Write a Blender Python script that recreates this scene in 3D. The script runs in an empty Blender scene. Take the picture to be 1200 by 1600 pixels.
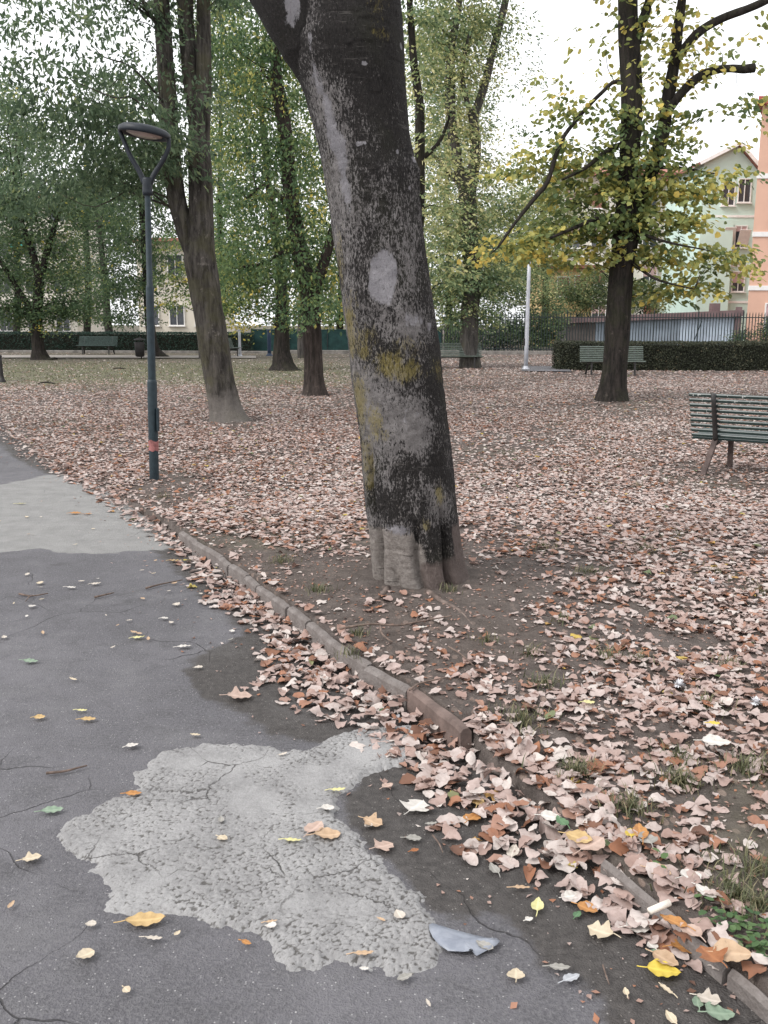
import bpy, math, random
import numpy as np
from mathutils import Vector, Matrix

R = math.radians
S = bpy.context.scene
COL = S.collection

# ------------------------------------------------------------------ camera
F, CX, CY, CAMH = 1500.0, 600.0, 800.0, 1.5
PITCH, ROLL = math.atan(293.0 / 1500.0), R(0.2)
_f = np.array([0, math.cos(PITCH), -math.sin(PITCH)])
_u0 = np.array([0, math.sin(PITCH), math.cos(PITCH)])
_r0 = np.array([1.0, 0, 0])
_r = _r0 * math.cos(ROLL) + _u0 * math.sin(ROLL)
_u = _u0 * math.cos(ROLL) - _r0 * math.sin(ROLL)
EYE = np.array([0, 0, CAMH])
cam = bpy.data.cameras.new('camera')
cam.sensor_fit = 'VERTICAL'; cam.sensor_height = 36.0; cam.sensor_width = 27.0
cam.lens = 36.0 * F / 1600.0
cam.clip_start = 0.05; cam.clip_end = 2000
co = bpy.data.objects.new('camera', cam); COL.objects.link(co)
co.matrix_world = Matrix(((_r[0], _u[0], -_f[0], 0), (_r[1], _u[1], -_f[1], 0), (_r[2], _u[2], -_f[2], CAMH), (0, 0, 0, 1)))
S.camera = co

# ------------------------------------------------------------------ light
SUN_EL, SUN_AZ = R(46), R(-118)          # azimuth from +Y towards +X; the sun is veiled, to the left
world = bpy.data.worlds.new('World'); S.world = world; world.use_nodes = True
wn = world.node_tree; wn.nodes.clear()
sky = wn.nodes.new('ShaderNodeTexSky'); sky.sky_type = 'NISHITA'; sky.sun_disc = False
sky.sun_elevation = SUN_EL; sky.sun_rotation = SUN_AZ; sky.air_density = 1.0; sky.dust_density = 4.0; sky.ozone_density = 1.0
hs = wn.nodes.new('ShaderNodeHueSaturation'); hs.inputs['Saturation'].default_value = 0.12; hs.inputs['Value'].default_value = 1.0
mx = wn.nodes.new('ShaderNodeMix'); mx.data_type = 'RGBA'; mx.inputs[0].default_value = 0.6
mx.inputs[7].default_value = (11.0, 11.1, 11.4, 1)      # even layer of high cloud
bg = wn.nodes.new('ShaderNodeBackground'); bg.inputs['Strength'].default_value = 0.10
wo = wn.nodes.new('ShaderNodeOutputWorld')
wn.links.new(sky.outputs[0], hs.inputs['Color']); wn.links.new(hs.outputs[0], mx.inputs[6])
wn.links.new(mx.outputs[2], bg.inputs['Color']); wn.links.new(bg.outputs[0], wo.inputs['Surface'])
sl = bpy.data.lights.new('sun', 'SUN'); sl.energy = 1.0; sl.angle = R(18); sl.color = (1.0, 0.96, 0.92)
so = bpy.data.objects.new('sun', sl); COL.objects.link(so)
sd = Vector((math.sin(SUN_AZ) * math.cos(SUN_EL), math.cos(SUN_AZ) * math.cos(SUN_EL), math.sin(SUN_EL)))
so.rotation_euler = sd.to_track_quat('Z', 'Y').to_euler(); so.location = (-20, 5, 30)
S.view_settings.view_transform = 'Standard'; S.view_settings.look = 'None'
S.view_settings.exposure = 0.98; S.view_settings.gamma = 1.0; S.view_settings.use_curve_mapping = False
S.render.engine = 'CYCLES'
S.cycles.max_bounces = 6; S.cycles.diffuse_bounces = 3; S.cycles.transmission_bounces = 3; S.cycles.glossy_bounces = 2
S.cycles.caustics_reflective = False; S.cycles.caustics_refractive = False
S.cycles.use_denoising = True
try: S.cycles.denoiser = 'OPENIMAGEDENOISE'
except Exception: pass

# ------------------------------------------------------------------ pixel <-> world helpers
def ray(px, py):
    return _f + _r * ((px - CX) / F) + _u * ((CY - py) / F)
def G(px, py, z=0.0):
    d = ray(px, py); t = (z - CAMH) / d[2]
    return EYE + d * t
def at(px, py, Y):
    d = ray(px, py); return EYE + d * (Y / d[1])
BY = float(G(200, 552)[1])               # the back boundary of the park
K = BY / 37.0                            # scale of the far distances
def mpp(p):                              # metres per photo pixel at a point
    return float(np.dot(np.asarray(p) - EYE, _f)) / F

# ------------------------------------------------------------------ noise
def _hash(ix, iy, iz, seed=0):
    h = (ix.astype(np.int64) * 374761393 + iy.astype(np.int64) * 668265263 + iz.astype(np.int64) * 2147483647 + seed * 974711) & 0xffffffff
    h = ((h ^ (h >> 13)) * 1274126177) & 0xffffffff
    h = (h ^ (h >> 16)) & 0xffffffff
    h = (h * 2246822519) & 0xffffffff
    h = (h ^ (h >> 15)) & 0xffffffff
    return h / 4294967295.0
def vn(x, y, z=0.0, seed=0):
    x, y, z = np.broadcast_arrays(np.asarray(x, float), np.asarray(y, float), np.asarray(z, float))
    ix, iy, iz = np.floor(x), np.floor(y), np.floor(z)
    fx, fy, fz = x - ix, y - iy, z - iz
    fx = fx * fx * (3 - 2 * fx); fy = fy * fy * (3 - 2 * fy); fz = fz * fz * (3 - 2 * fz)
    o = 0
    for a in (0, 1):
        for b in (0, 1):
            for c in (0, 1):
                w = (fx if a else 1 - fx) * (fy if b else 1 - fy) * (fz if c else 1 - fz)
                o = o + w * _hash(ix + a, iy + b, iz + c, seed)
    return o
def fbm(x, y, z=0.0, seed=0, oct=3):
    o, a, t = 0, 1.0, 0
    for k in range(oct):
        o = o + a * vn(np.asarray(x) * 2**k, np.asarray(y) * 2**k, np.asarray(z) * 2**k, seed + k); t += a; a *= 0.5
    return o / t
def sstep(a, b, x):
    t = np.clip((x - a) / (b - a), 0, 1); return t * t * (3 - 2 * t)
def in_poly(P, x, y):
    P = np.asarray(P); c = np.zeros(np.shape(x), bool); j = len(P) - 1
    for i in range(len(P)):
        xi, yi, xj, yj = P[i][0], P[i][1], P[j][0], P[j][1]
        m = ((yi > y) != (yj > y)) & (x < (xj - xi) * (y - yi) / (yj - yi + 1e-12) + xi)
        c ^= m; j = i
    return c
def poly_sd(P, x, y):                    # signed distance, positive inside
    P = np.asarray(P); d = np.full(np.shape(x), 1e9)
    for i in range(len(P)):
        a, b = P[i], P[(i + 1) % len(P)]
        ex, ey = b[0] - a[0], b[1] - a[1]
        t = np.clip(((x - a[0]) * ex + (y - a[1]) * ey) / (ex * ex + ey * ey + 1e-12), 0, 1)
        d = np.minimum(d, np.hypot(x - a[0] - t * ex, y - a[1] - t * ey))
    return np.where(in_poly(P, x, y), d, -d)

# ------------------------------------------------------------------ mesh helpers
class MB:
    """collects vertices and faces for one mesh"""
    def __init__(s): s.v = []; s.f = []; s.n = 0; s.mi = []
    def add(s, V, Fs, mi=0):
        V = np.asarray(V, float).reshape(-1, 3); s.v.append(V)
        for f in Fs: s.f.append([i + s.n for i in f]); s.mi.append(mi)
        s.n += len(V)
    def box(s, c, d, ax=None, bev=0.0, mi=0):
        """centre, full dims, optional 3x3 axes (rows); chamfered along every edge when bev > 0"""
        ax = np.eye(3) if ax is None else np.asarray(ax); c = np.asarray(c, float)
        h = np.asarray(d, float) / 2
        if bev <= 0:
            P = [(x, y, z) for x in (-1, 1) for y in (-1, 1) for z in (-1, 1)]
            V = np.array([[p[0] * h[0], p[1] * h[1], p[2] * h[2]] for p in P]) @ ax + c
            s.add(V, [(0, 1, 3, 2), (4, 6, 7, 5), (0, 4, 5, 1), (2, 3, 7, 6), (0, 2, 6, 4), (1, 5, 7, 3)], mi); return
        b = min(bev, 0.45 * min(d)); V = []; idx = {}
        for x in (-1, 1):
            for y in (-1, 1):
                for z in (-1, 1):
                    for k in range(3):
                        p = np.array([x, y, z]) * (h - b); p[k] = (x, y, z)[k] * h[k]
                        idx[(x, y, z, k)] = len(V); V.append(p)
        Fs = []
        cyc = [(-1, -1), (1, -1), (1, 1), (-1, 1)]
        for k in range(3):
            o = [i for i in range(3) if i != k]
            for sg in (-1, 1):
                q = []
                for a, b2 in cyc:
                    t = [0, 0, 0]; t[k] = sg; t[o[0]] = a; t[o[1]] = b2; q.append(idx[(*t, k)])
                Fs.append(q)
            for a in (-1, 1):
                for b2 in (-1, 1):
                    t0 = [0, 0, 0]; t0[o[0]] = a; t0[o[1]] = b2
                    ta = list(t0); ta[k] = -1; tb = list(t0); tb[k] = 1
                    Fs.append([idx[(*ta, o[0])], idx[(*tb, o[0])], idx[(*tb, o[1])], idx[(*ta, o[1])]])
        for x in (-1, 1):
            for y in (-1, 1):
                for z in (-1, 1): Fs.append([idx[(x, y, z, k)] for k in range(3)])
        s.add(np.array(V) @ ax + c, Fs, mi)
    def tube(s, pts, rad, n=8, cap=True, mi=0, sub=0, rough=0.0, seed=0):
        pts = np.asarray(pts, float); rad = np.broadcast_to(np.asarray(rad, float), (len(pts),)).copy()
        if sub: pts, rad = smooth_line(pts, rad, sub)
        m = len(pts); T = np.gradient(pts, axis=0); T /= np.linalg.norm(T, axis=1)[:, None] + 1e-12
        ref = np.array([0, 1.0, 0]) if abs(T[0][1]) < 0.9 else np.array([1.0, 0, 0])
        A = np.cross(T, ref); A /= np.linalg.norm(A, axis=1)[:, None] + 1e-12
        B = np.cross(T, A)
        an = np.linspace(0, 2 * np.pi, n, endpoint=False)
        rr = rad[:, None] * np.ones(n)
        if rough:
            L = np.concatenate([[0], np.cumsum(np.linalg.norm(np.diff(pts, axis=0), axis=1))])
            k = 1.0 / (np.mean(rad) * 1.2 + 1e-6)
            nz = fbm(np.cos(an)[None, :] * 1.6 + 7 + 0 * L[:, None], np.sin(an)[None, :] * 1.6 + 3 + 0 * L[:, None], L[:, None] * k * 0.5, seed, 2)
            rr = rr * (1 + rough * (nz - 0.5) * 2)
        V = pts[:, None, :] + rr[:, :, None] * (np.cos(an)[None, :, None] * A[:, None, :] + np.sin(an)[None, :, None] * B[:, None, :])
        Fs = [(i * n + j, i * n + (j + 1) % n, (i + 1) * n + (j + 1) % n, (i + 1) * n + j) for i in range(m - 1) for j in range(n)]
        if cap: Fs += [tuple(range(n - 1, -1, -1)), tuple((m - 1) * n + j for j in range(n))]
        s.add(V.reshape(-1, 3), Fs, mi)
    def lathe(s, prof, n=24, c=(0, 0, 0), ax=None, mi=0):
        an = np.linspace(0, 2 * np.pi, n, endpoint=False)
        V = np.array([[r * math.cos(a), r * math.sin(a), z] for r, z in prof for a in an])
        if ax is not None: V = V @ np.asarray(ax)
        V = V + np.asarray(c)
        m = len(prof)
        s.add(V, [(i * n + j, i * n + (j + 1) % n, (i + 1) * n + (j + 1) % n, (i + 1) * n + j) for i in range(m - 1) for j in range(n)], mi)
    def prism(s, poly, o, ex, ey, ez, depth, mi=0):
        """poly in (ex, ey) plane at origin o, extruded along ez"""
        o, ex, ey, ez = map(lambda a: np.asarray(a, float), (o, ex, ey, ez)); n = len(poly)
        a = np.array([o + ex * p[0] + ey * p[1] for p in poly]); V = np.concatenate([a, a + ez * depth])
        s.add(V, [tuple(range(n - 1, -1, -1)), tuple(range(n, 2 * n))] + [(i, (i + 1) % n, n + (i + 1) % n, n + i) for i in range(n)], mi)
    def build(s, name, mats, parent=None, smooth=False, loc=None):
        V = np.concatenate(s.v) if s.v else np.zeros((0, 3))
        if loc is not None: V = V - np.asarray(loc)
        return mesh_obj(name, V, s.f, mats, parent, smooth, s.mi, loc)
def smooth_line(pts, rad, sub):
    P = np.vstack([2 * pts[0] - pts[1], pts, 2 * pts[-1] - pts[-2]]); Q = np.concatenate([[rad[0]], rad, [rad[-1]]])
    o, q = [], []
    for i in range(1, len(P) - 2):
        for k in range(sub):
            t = k / sub; t2, t3 = t * t, t**3
            w = (-.5 * t + t2 - .5 * t3, 1 - 2.5 * t2 + 1.5 * t3, .5 * t + 2 * t2 - 1.5 * t3, -.5 * t2 + .5 * t3)
            o.append(sum(w[j] * P[i - 1 + j] for j in range(4))); q.append((1 - t) * Q[i] + t * Q[i + 1])
    o.append(pts[-1]); q.append(rad[-1]); return np.array(o), np.array(q)
def mesh_obj(name, V, faces, mats, parent=None, smooth=False, mi=None, loc=None, attrs=None):
    """faces: list of lists, or a list of int arrays (n,k)"""
    me = bpy.data.meshes.new(name); V = np.ascontiguousarray(V, dtype=np.float32)
    if len(faces) and isinstance(faces[0], np.ndarray) and faces[0].ndim == 2:
        loops = np.concatenate([f.ravel() for f in faces]); tot = np.concatenate([np.full(len(f), f.shape[1]) for f in faces])
    else:
        tot = np.array([len(f) for f in faces]); loops = np.array([i for f in faces for i in f])
    me.vertices.add(len(V)); me.vertices.foreach_set('co', V.ravel())
    me.loops.add(len(loops)); me.loops.foreach_set('vertex_index', loops.astype(np.int32))
    me.polygons.add(len(tot)); st = np.concatenate([[0], np.cumsum(tot)[:-1]]).astype(np.int32)
    me.polygons.foreach_set('loop_start', st)
    if mi is not None and len(mi): me.polygons.foreach_set('material_index', np.asarray(mi, dtype=np.int32))
    me.polygons.foreach_set('use_smooth', np.full(len(tot), bool(smooth)))
    for k, a in (attrs or {}).items():
        at_ = me.attributes.new(k, 'FLOAT', 'POINT'); at_.data.foreach_set('value', np.ascontiguousarray(a, dtype=np.float32))
    me.update(calc_edges=True); me.validate()
    for m in (mats if isinstance(mats, (list, tuple)) else [mats]): me.materials.append(m)
    o = bpy.data.objects.new(name, me); COL.objects.link(o)
    if parent is not None: o.parent = parent
    if loc is not None: o.location = tuple(loc)
    return o
def tag(o, label=None, cat=None, group=None, kind=None):
    if label: o['label'] = label
    if cat: o['category'] = cat
    if group: o['group'] = group
    if kind: o['kind'] = kind
    return o
def empty(name, loc=(0, 0, 0), rz=0.0):
    o = bpy.data.objects.new(name, None); COL.objects.link(o); o.location = tuple(loc); o.rotation_euler = (0, 0, rz); o.empty_display_size = 0.2
    return o
def copy_tree(o, parent=None):
    c = o.copy(); COL.objects.link(c)
    if parent is not None: c.parent = parent
    for ch in list(o.children): copy_tree(ch, c)
    return c

# ------------------------------------------------------------------ materials
class NT:
    def __init__(s, name):
        s.m = bpy.data.materials.new(name); s.m.use_nodes = True; s.t = s.m.node_tree; s.t.nodes.clear()
        s.out = s.t.nodes.new('ShaderNodeOutputMaterial'); s._co = None
    def n(s, ty, ins=None, **kw):
        nd = s.t.nodes.new(ty)
        for k, v in kw.items(): setattr(nd, k, v)
        for k, v in (ins or {}).items(): s.set(nd.inputs[k], v)
        return nd
    def set(s, sock, v):
        if isinstance(v, bpy.types.NodeSocket): s.t.links.new(v, sock)
        elif isinstance(v, (tuple, list)) and len(v) == 3 and sock.type == 'RGBA': sock.default_value = (*v, 1)
        else: sock.default_value = v
    def co(s):
        if s._co is None: s._co = s.n('ShaderNodeTexCoord').outputs['Object']
        return s._co
    def mapped(s, scale):
        return s.n('ShaderNodeMapping', {'Vector': s.co(), 'Scale': scale}).outputs[0]
    def noise(s, scale, detail=4, rough=0.55, vec=None, dist=0.0):
        return s.n('ShaderNodeTexNoise', {'Vector': vec or s.co(), 'Scale': scale, 'Detail': detail, 'Roughness': rough, 'Distortion': dist}).outputs[0]
    def voro(s, scale, vec=None, feature='F1', rnd=1.0):
        return s.n('ShaderNodeTexVoronoi', {'Vector': vec or s.co(), 'Scale': scale, 'Randomness': rnd}, feature=feature)
    def attr(s, name): return s.n('ShaderNodeAttribute', attribute_name=name).outputs['Fac']
    def math(s, op, a, b=0.0, clamp=False):
        nd = s.n('ShaderNodeMath', operation=op, use_clamp=clamp); s.set(nd.inputs[0], a); s.set(nd.inputs[1], b); return nd.outputs[0]
    def rng(s, v, a, b, c=0.0, d=1.0):
        return s.n('ShaderNodeMapRange', {0: v, 1: a, 2: b, 3: c, 4: d}, interpolation_type='SMOOTHSTEP').outputs[0]
    def mix(s, fac, a, b, blend='MIX'):
        nd = s.n('ShaderNodeMix', data_type='RGBA', blend_type=blend); s.set(nd.inputs[0], fac); s.set(nd.inputs[6], a); s.set(nd.inputs[7], b); return nd.outputs[2]
    def ramp(s, v, stops, interp='LINEAR'):
        nd = s.n('ShaderNodeValToRGB', {0: v}); cr = nd.color_ramp; cr.interpolation = interp
        while len(cr.elements) < len(stops): cr.elements.new(0.5)
        for e, (p, c) in zip(cr.elements, stops): e.position = p; e.color = (*c, 1)
        return nd.outputs[0]
    def bump(s, h, strength=0.5, dist=0.01, nrm=None):
        i = {'Height': h, 'Strength': strength, 'Distance': dist}
        if nrm is not None: i['Normal'] = nrm
        return s.n('ShaderNodeBump', i).outputs[0]
    def bsdf(s, col, rough=0.8, normal=None, spec=0.3, metal=0.0, **kw):
        i = {'Base Color': col, 'Roughness': rough, 'Specular IOR Level': spec, 'Metallic': metal}; i.update(kw)
        if normal is not None: i['Normal'] = normal
        b = s.n('ShaderNodeBsdfPrincipled', i); s.t.links.new(b.outputs[0], s.out.inputs[0]); return s.m
    def leaf(s, col, trans=0.35, rough=0.6, spec=0.25):
        b = s.n('ShaderNodeBsdfPrincipled', {'Base Color': col, 'Roughness': rough, 'Specular IOR Level': spec})
        t = s.n('ShaderNodeBsdfTranslucent', {'Color': col})
        m = s.n('ShaderNodeMixShader', {0: trans}); s.t.links.new(b.outputs[0], m.inputs[1]); s.t.links.new(t.outputs[0], m.inputs[2])
        s.t.links.new(m.outputs[0], s.out.inputs[0]); return s.m
def srgb(r, g, b):
    f = lambda c: (c / 255 / 12.92) if c / 255 <= 0.04045 else ((c / 255 + 0.055) / 1.055) ** 2.4
    return (f(r), f(g), f(b))

def simple(name, col, rough=0.6, var=0.15, scale=6.0, spec=0.3, bump=0.0, bscale=60, metal=0.0):
    t = NT(name); nz = t.noise(scale, 5)
    c = t.mix(t.rng(nz, 0.3, 0.7), tuple(x * (1 - var) for x in col), tuple(min(1, x * (1 + var)) for x in col))
    nr = t.bump(t.noise(bscale, 3), bump, 0.004) if bump else None
    return t.bsdf(c, rough, nr, spec, metal)

def m_soil():
    t = NT('soil'); g = t.attr('green'); lf = t.attr('litter')
    n1 = t.noise(0.7, 5); n2 = t.noise(9, 6, 0.7); n3 = t.noise(70, 4, 0.7)
    c = t.mix(t.rng(n2, 0.3, 0.7), (0.064, 0.054, 0.049), (0.132, 0.112, 0.102))
    c = t.mix(t.math('MULTIPLY', t.rng(n1, 0.35, 0.65), 0.5), c, (0.10, 0.080, 0.068))
    v = t.voro(55); c = t.mix(t.rng(v.outputs['Distance'], 0.05, 0.25, 0.6, 0.0), c, (0.22, 0.19, 0.165))
    # bits of broken leaf and straw trodden into the earth
    v2 = t.voro(26, t.mapped((1, 0.6, 1))); pick = t.n('ShaderNodeSeparateColor', {0: v2.outputs['Color']}).outputs[0]
    frag = t.math('MULTIPLY', t.rng(pick, 0.55, 0.6), t.rng(v2.outputs['Distance'], 0.38, 0.3))
    c = t.mix(t.math('MULTIPLY', frag, t.math('ADD', t.math('MULTIPLY', lf, 0.8), 0.12)), c, t.mix(pick, (0.20, 0.12, 0.085), (0.40, 0.30, 0.25)))
    gn = t.math('MULTIPLY', g, t.rng(t.noise(2.2, 5, 0.7), 0.3, 0.62), True)
    c = t.mix(gn, c, t.mix(n3, (0.085, 0.092, 0.052), (0.19, 0.185, 0.115)))
    h = t.math('ADD', t.math('MULTIPLY', n2, 0.7), t.math('MULTIPLY', n3, 0.4))
    return t.bsdf(c, 0.95, t.bump(h, 1.0, 0.03), 0.12)

def m_asphalt():
    t = NT('asphalt'); pale = t.attr('pale'); dirt = t.attr('dirt'); pebb = t.attr('pebble'); far = t.attr('smoothpatch')
    n0 = t.noise(0.9, 5, 0.6); n1 = t.noise(6, 6, 0.7); n2 = t.noise(90, 3, 0.7); n3 = t.noise(34, 5, 0.7)
    base = t.mix(t.rng(n0, 0.3, 0.7), (0.078, 0.075, 0.083), (0.136, 0.131, 0.142))
    base = t.mix(t.rng(n1, 0.42, 0.68, 0, 0.6), base, (0.060, 0.058, 0.062))
    base = t.mix(t.rng(t.noise(1.7, 6, 0.7), 0.50, 0.66, 0, 0.55), base, (0.150, 0.146, 0.152))
    base = t.mix(t.rng(n3, 0.50, 0.75, 0.0, 0.45), base, (0.040, 0.039, 0.041))
    base = t.mix(t.rng(n2, 0.35, 0.72, 0.0, 0.65), base, (0.165, 0.161, 0.166))
    base = t.mix(t.rng(t.noise(2.6, 6, 0.75), 0.56, 0.70, 0, 0.5), base, (0.048, 0.046, 0.047))
    v = t.voro(120); sp = t.n('ShaderNodeSeparateColor', {0: v.outputs['Color']}).outputs[0]
    speck = t.math('MULTIPLY', t.rng(sp, 0.90, 0.93), t.rng(v.outputs['Distance'], 0.34, 0.2))
    base = t.mix(t.math('MULTIPLY', speck, 0.75), base, (0.36, 0.35, 0.35))
    # hairline cracks
    cv = t.n('ShaderNodeTexVoronoi', {'Vector': t.n('ShaderNodeMix', {0: 0.16, 4: t.co(), 5: t.n('ShaderNodeTexNoise', {'Vector': t.co(), 'Scale': 3.0, 'Detail': 6.0}).outputs[1]}, data_type='VECTOR').outputs[1], 'Scale': 2.3}, feature='DISTANCE_TO_EDGE')
    crack = t.math('MULTIPLY', t.rng(cv.outputs[0], 0.0065, 0.001), t.rng(t.noise(1.3, 2), 0.50, 0.62))
    base = t.mix(t.math('MULTIPLY', crack, 0.65), base, (0.030, 0.028, 0.028))
    # pale knobbly concrete
    wv = t.n('ShaderNodeMix', {0: 0.035, 4: t.co(), 5: t.n('ShaderNodeTexNoise', {'Vector': t.co(), 'Scale': 30.0, 'Detail': 6.0}).outputs[1]}, data_type='VECTOR').outputs[1]
    pv = t.voro(74, wv); pv2 = t.voro(130, wv)
    knob = t.math('MAXIMUM', t.math('SUBTRACT', 1.0, t.math('MULTIPLY', pv.outputs['Distance'], 1.5)), t.math('SUBTRACT', 0.85, t.math('MULTIPLY', pv2.outputs['Distance'], 1.5)))
    worn = t.rng(t.math('ADD', t.noise(4.2, 6, 0.7), t.math('MULTIPLY', t.math('SUBTRACT', pebb, 0.5), 0.22)), 0.32, 0.60)
    gap = t.math('MULTIPLY', t.rng(t.math('ADD', knob, t.math('MULTIPLY', t.math('SUBTRACT', t.noise(38, 5, .7), .5), .5)), 0.46, 0.22), t.math('ADD', t.math('MULTIPLY', worn, 0.72), 0.05))
    pc = t.mix(t.rng(n1, 0.3, 0.7), (0.225, 0.220, 0.218), (0.345, 0.338, 0.332))
    pc = t.mix(t.rng(n3, 0.4, 0.75, 0, 0.35), pc, (0.15, 0.143, 0.135))
    pc = t.mix(gap, pc, (0.115, 0.110, 0.104))
    cv2 = t.n('ShaderNodeTexVoronoi', {'Vector': wv, 'Scale': 5.0}, feature='DISTANCE_TO_EDGE')
    ck2 = t.math('MULTIPLY', t.rng(cv2.outputs[0], 0.012, 0.002), t.rng(t.noise(2.7, 2), 0.47, 0.58))
    pc = t.mix(t.math('MULTIPLY', ck2, 0.7), pc, (0.06, 0.055, 0.05))
    edge = t.math('ADD', pale, t.math('MULTIPLY', t.math('SUBTRACT', t.noise(26, 6, 0.8), 0.5), 1.1))
    pm = t.rng(edge, 0.46, 0.54)
    fc = t.mix(t.rng(n1, 0.25, 0.75), (0.19, 0.187, 0.182), (0.262, 0.258, 0.25))
    fc = t.mix(t.rng(n2, 0.45, 0.8, 0, 0.4), fc, (0.13, 0.125, 0.12))
    fm = t.rng(t.math('ADD', far, t.math('MULTIPLY', t.math('SUBTRACT', t.noise(7, 5, 0.7), 0.5), 0.4)), 0.45, 0.58)
    # trodden earth washed over the asphalt
    dm = t.rng(t.math('ADD', dirt, t.math('MULTIPLY', t.math('SUBTRACT', t.noise(8, 6, 0.7), 0.5), 0.7)), 0.40, 0.62)
    dc = t.mix(t.rng(n3, 0.3, 0.7), (0.044, 0.040, 0.038), (0.078, 0.071, 0.067))
    dc = t.mix(t.math('MULTIPLY', speck, 0.6), dc, (0.30, 0.28, 0.26))
    dc = t.mix(t.rng(t.noise(1.9, 4), 0.5, 0.75, 0, 0.5), dc, (0.115, 0.108, 0.106))
    c = t.mix(dm, base, dc); c = t.mix(fm, c, fc); c = t.mix(pm, c, pc)
    hb = t.math('ADD', t.math('MULTIPLY', n2, 0.5), t.math('MULTIPLY', t.noise(180, 2), 0.35))
    hb = t.math('SUBTRACT', hb, t.math('MULTIPLY', crack, 0.9))
    hp = t.math('SUBTRACT', t.math('MULTIPLY', knob, 1.1), t.math('MULTIPLY', ck2, 0.8))
    h = t.n('ShaderNodeMix', {0: pm, 2: hb, 3: hp}).outputs[0]
    return t.bsdf(c, t.n('ShaderNodeMix', {0: pm, 2: 0.72, 3: 0.9}).outputs[0], t.bump(h, 1.0, 0.011), 0.25)

def m_patch():
    t = NT('worn_concrete'); st = t.attr('stone'); w = t.attr('worn'); n = t.noise(60, 5, .7); n1 = t.noise(5, 6, .65)
    c = t.mix(t.rng(n1, .3, .7), (0.205, 0.201, 0.200), (0.305, 0.300, 0.297)); c = t.mix(t.rng(n, .4, .75, 0, .5), c, (0.36, 0.355, 0.35)); c = t.mix(t.rng(t.noise(150, 3), .5, .75, 0, .5), c, (0.15, .145, .14))
    g = t.math('MULTIPLY', t.rng(t.math('ADD', st, t.math('MULTIPLY', t.math('SUBTRACT', n, .5), .35)), .40, .20), t.rng(w, .10, .55)); c = t.mix(t.math('MULTIPLY', g, .85), c, (0.078, 0.073, 0.068))
    cv = t.n('ShaderNodeTexVoronoi', {'Vector': t.n('ShaderNodeMix', {0: 0.10, 4: t.co(), 5: t.n('ShaderNodeTexNoise', {'Vector': t.co(), 'Scale': 6.0, 'Detail': 6.0}).outputs[1]}, data_type='VECTOR').outputs[1], 'Scale': 4.2}, feature='DISTANCE_TO_EDGE')
    ck = t.math('MULTIPLY', t.rng(cv.outputs[0], .012, .002), t.rng(t.noise(2.7, 3), .46, .60)); c = t.mix(t.math('MULTIPLY', ck, .75), c, (.055, .05, .047))
    return t.bsdf(c, .92, t.bump(t.math('SUBTRACT', t.noise(130, 4, .7), ck), .8, .006), .2)
def m_bark(name, dark, light, moss=None, scale=1.0, mossamt=0.5, band=None):
    t = NT(name); st = t.mapped((9 * scale, 9 * scale, 1.6 * scale)); n = t.noise(1.6, 8, 0.72, st, 0.3); n2 = t.noise(3.0 * scale, 5, 0.6)
    c = t.mix(t.rng(n, 0.34, 0.68), dark, light)
    c = t.mix(t.rng(t.noise(7 * scale, 5, 0.7), 0.60, 0.72, 0, 0.65), c, tuple(min(1, x * 2.4) for x in light))
    if moss: c = t.mix(t.math('MULTIPLY', t.rng(n2, 0.45, 0.66), mossamt), c, moss)
    if band:                             # washed lower trunk
        z = t.n('ShaderNodeSeparateXYZ', {0: t.co()}).outputs[2]
        f = t.math('ADD', z, t.math('MULTIPLY', t.math('SUBTRACT', t.noise(4, 6, .7), .2), 1.0))
        c = t.mix(t.rng(f, band[1] + 0.35, band[1] - 0.05, 0, band[2]), c, t.mix(n, tuple(x * .75 for x in band[0]), band[0]))
    return t.bsdf(c, 0.92, t.bump(t.math('ADD', n, t.math('MULTIPLY', t.noise(22 * scale, 5), .4)), 0.9, 0.03), 0.15)

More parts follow.
